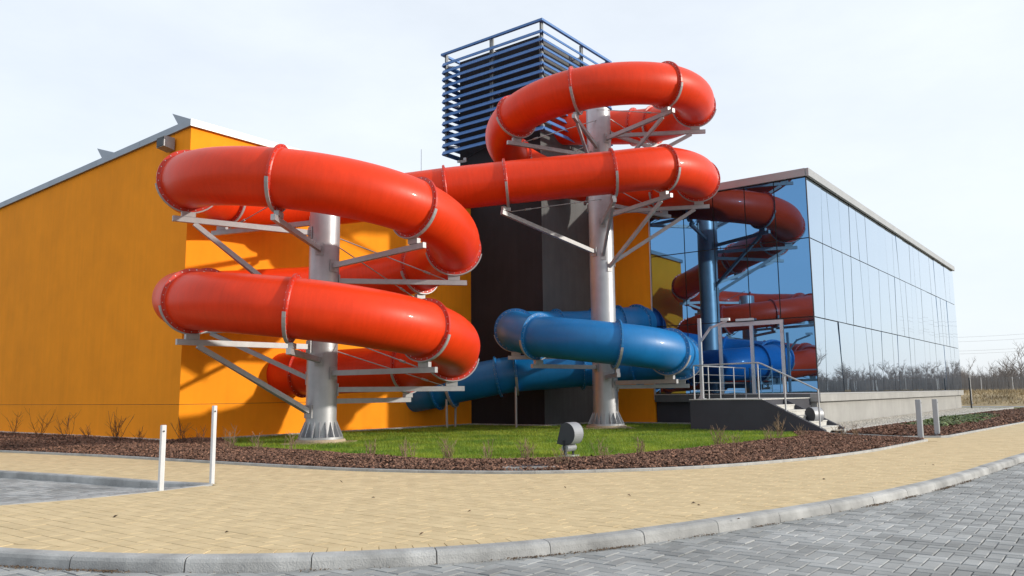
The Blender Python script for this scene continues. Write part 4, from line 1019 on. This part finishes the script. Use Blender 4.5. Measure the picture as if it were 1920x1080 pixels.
# dry bank: profile along U
bk = MB(); prof = [(57.5, .004), (59, .25), (62, .75), (66, 1.0), (90, 1.02), (420, 1.0)]
ys = np.linspace(-330, 230, 57); vs_ = []
for (uu, zz) in prof:
    for vv_ in ys: vs_.append(UV(uu, vv_, zz+.12*sin(vv_*.3+uu)*(uu > 58)))
fs = []
for i in range(len(prof)-1):
    for j in range(len(ys)-1): fs.append([i*len(ys)+j, i*len(ys)+j+1, (i+1)*len(ys)+j+1, (i+1)*len(ys)+j][::-1])
bk.add(vs_, fs, True); bko = bk.build('bank', 'dry', kind='structure')
if sum(p.normal.z for p in bko.data.polygons) < 0: bko.data.flip_normals()
# tufts on the bank
n = 26000; uu = rng.uniform(58, 72, n); vv_ = rng.uniform(-75, 5, n); zz = np.interp(uu, [57.5, 59, 62, 66, 90], [.0, .25, .75, 1.0, 1.02])
base = O[None]+uu[:, None]*U+vv_[:, None]*V; base[:, 2] = zz; a = rng.uniform(0, 2*pi, n); w = rng.uniform(.02, .05, n); H = rng.uniform(.1, .38, n)
sd2 = np.stack([np.cos(a)*w, np.sin(a)*w, 0*a], 1); tipp = base+np.stack([rng.normal(0, .12, n), rng.normal(0, .12, n), H], 1)
dg = np_mesh('dry_grass', np.stack([base-sd2, base+sd2, tipp], 1).reshape(-1, 3), np.arange(3*n).reshape(-1, 3), 'dry', None, 'stuff')
tag(dg, 'straw coloured dry grass on the far bank', 'grass')
# fence on the plateau
fU = 104.
fn = thing('mesh_fence', UV(fU, -40, 1.0), 'long grey wire mesh fence on the far bank before the bare wood', 'fence')
ppos = np.arange(-130, 40, 3.4)
for vv_ in ppos:
    m_ = MB(); m_.tube([UV(fU, vv_, .9), UV(fU, vv_, 2.75)], .05, 5); m_.build('post', 'pole', fn)
for zz in np.arange(1.15, 2.7, .17):
    m_ = MB(); m_.bar(UV(fU, -130, zz), UV(fU, 40, zz), .02, .035); m_.build('wire', 'fence', fn)
m_ = MB()
for vv_ in np.arange(-130, 40, .4): m_.bar(UV(fU+.02, vv_, 1.0), UV(fU+.02, vv_, 2.68), .02, .02)
m_.build('mesh_wires', 'fence', fn, kind='stuff')
# bare trees
def bare_tree(rd, h):
    seg = []
    def grow(p, d, L, r_, lev):
        k = 3 if lev < 2 else 2; pts = [p]
        for i in range(k):
            d = d+np.array([rd.gauss(0, .13), rd.gauss(0, .13), rd.gauss(0.03, .08)]); d = d/np.linalg.norm(d); p = p+d*L/k; pts.append(p)
        seg.append((pts, r_, lev))
        if lev >= 3: return
        for b in range((6, 5, 4)[lev]):
            t = rd.uniform(.3 if lev == 0 else .2, 1); q = pts[0]+(pts[-1]-pts[0])*t; a = rd.uniform(0, 2*pi)
            dd = d*.75+np.array([cos(a), sin(a), .25])*rd.uniform(.5, .85); dd /= np.linalg.norm(dd)
            grow(q, dd, L*rd.uniform(.42, .62), r_*.5, lev+1)
    grow(np.zeros(3), np.array([0, 0, 1.]), h*.55, h*.014, 0)
    return seg
protos = []
for s_ in range(7):
    rd = random.Random(100+s_); mb = MB()
    for pts, r_, lev in bare_tree(rd, 1.0): mb.tube(pts, list(np.linspace(max(r_, .0022), max(r_*.6, .0016), len(pts))), 3, caps=False, smooth=False)
    vv0 = np.array(mb.v); vv0[:, 2] /= vv0[:, 2].max(); protos.append((vv0, np.array(mb.f)))
def wood(spots, name, label, zb):
    vs_ = []; fs = []; k = 0
    for (x, y, h) in spots:
        v0_, f0_ = random.choice(protos); a = random.uniform(0, 2*pi); w = h*random.uniform(.8, 1.15)
        X = (v0_[:, 0]*cos(a)-v0_[:, 1]*sin(a))*w+x; Y = (v0_[:, 0]*sin(a)+v0_[:, 1]*cos(a))*w+y
        vs_.append(np.stack([X, Y, v0_[:, 2]*h+zb], 1)); fs.append(f0_+k); k += len(v0_)
    o = np_mesh(name, np.concatenate(vs_), np.concatenate(fs), 'tree', None, 'stuff'); tag(o, label, 'trees'); return o
spots = []
for i in range(700):
    az = radians(random.uniform(18, 78)); r_ = random.uniform(140, 185); spots.append((r_*sin(az), r_*cos(az), random.choice([1, 1, 1, 1.25])*random.uniform(3.0, 5.4)))
for az, r_, h in ((32.5, 150, 8.2), (47, 130, 9), (49, 128, 10), (70, 120, 9), (66, 125, 8), (33.6, 148, 9.0)): spots.append((r_*sin(radians(az)), r_*cos(radians(az)), h))
wood(spots, 'bare_wood', 'grey brown line of bare trees on the horizon behind the mesh fence', .8)
# scrub at the foot of the trees
n = 130000; az = np.radians(rng.uniform(16, 80, n)); r_ = rng.uniform(135, 170, n); x = r_*np.sin(az); y = r_*np.cos(az); a = rng.uniform(0, 2*pi, n); w = rng.uniform(.03, .07, n); H = rng.gamma(3.5, .45, n).clip(.4, 3.0)
base = np.stack([x, y, np.full(n, .9)], 1); sd2 = np.stack([np.cos(az)*w, -np.sin(az)*w, 0*a], 1); tipp = base+np.stack([rng.normal(0, .35, n), rng.normal(0, .35, n), H], 1)
scb = np_mesh('scrub', np.stack([base-sd2, base+sd2, tipp], 1).reshape(-1, 3), np.arange(3*n).reshape(-1, 3), 'tree', None, 'stuff'); tag(scb, 'dark dense scrub under the far bare trees', 'scrub')
# far poles
p = gnd(1822, 767)
bp2 = thing('black_post', p, 'thin black post at the far path right of the glass pavilion', 'post')
m_ = MB(); m_.tube([p-Z*.05, p+Z*1.0, p+Z*2.05], [.05, .05, .045], 8); m_.build('shaft', 'ironblack', bp2)
m_ = MB(); m_.tube([p, p+Z*.06], .11, 10); m_.build('foot', 'ironblack', bp2)
p = UV(58.6, -12.7, .18); 
lp = thing('light_pole', p, 'slender pale pole on the bank beside the black post', 'pole')
m_ = MB(); m_.tube([p-Z*.1, p+Z*1.4, p+Z*2.7], [.06, .05, .035], 8); m_.build('shaft', 'pole', lp)
m_ = MB(); m_.tube([p-Z*.05, p+Z*.12], .1, 8); m_.build('foot', 'pole', lp)
# power lines far right
for i, (y0, y1, lab) in enumerate(((622, 614, 'topmost thin power line in the sky right of the pavilion'), (630, 623, 'second thin power line from the top right of the pavilion'), (647, 641, 'third thin power line from the top right of the pavilion'), (652, 647, 'lowest thin power line in the sky right of the pavilion'))):
    a_ = ray(1600, y0+10); b_ = ray(2100, y1-6); D = 210
    p0 = CAM+a_*D/a_[1]; p1 = CAM+b_*D*.93/b_[1]
    pts = [p0+(p1-p0)*t-Z*4*.35*(1-(2*t-1)**2) for t in np.linspace(-.6, 1.6, 25)]
    m_ = MB(); m_.tube(pts, .022, 4, caps=False); o = m_.build('power_line', 'wire'); tag(o, lab, 'power line', 'far power lines')
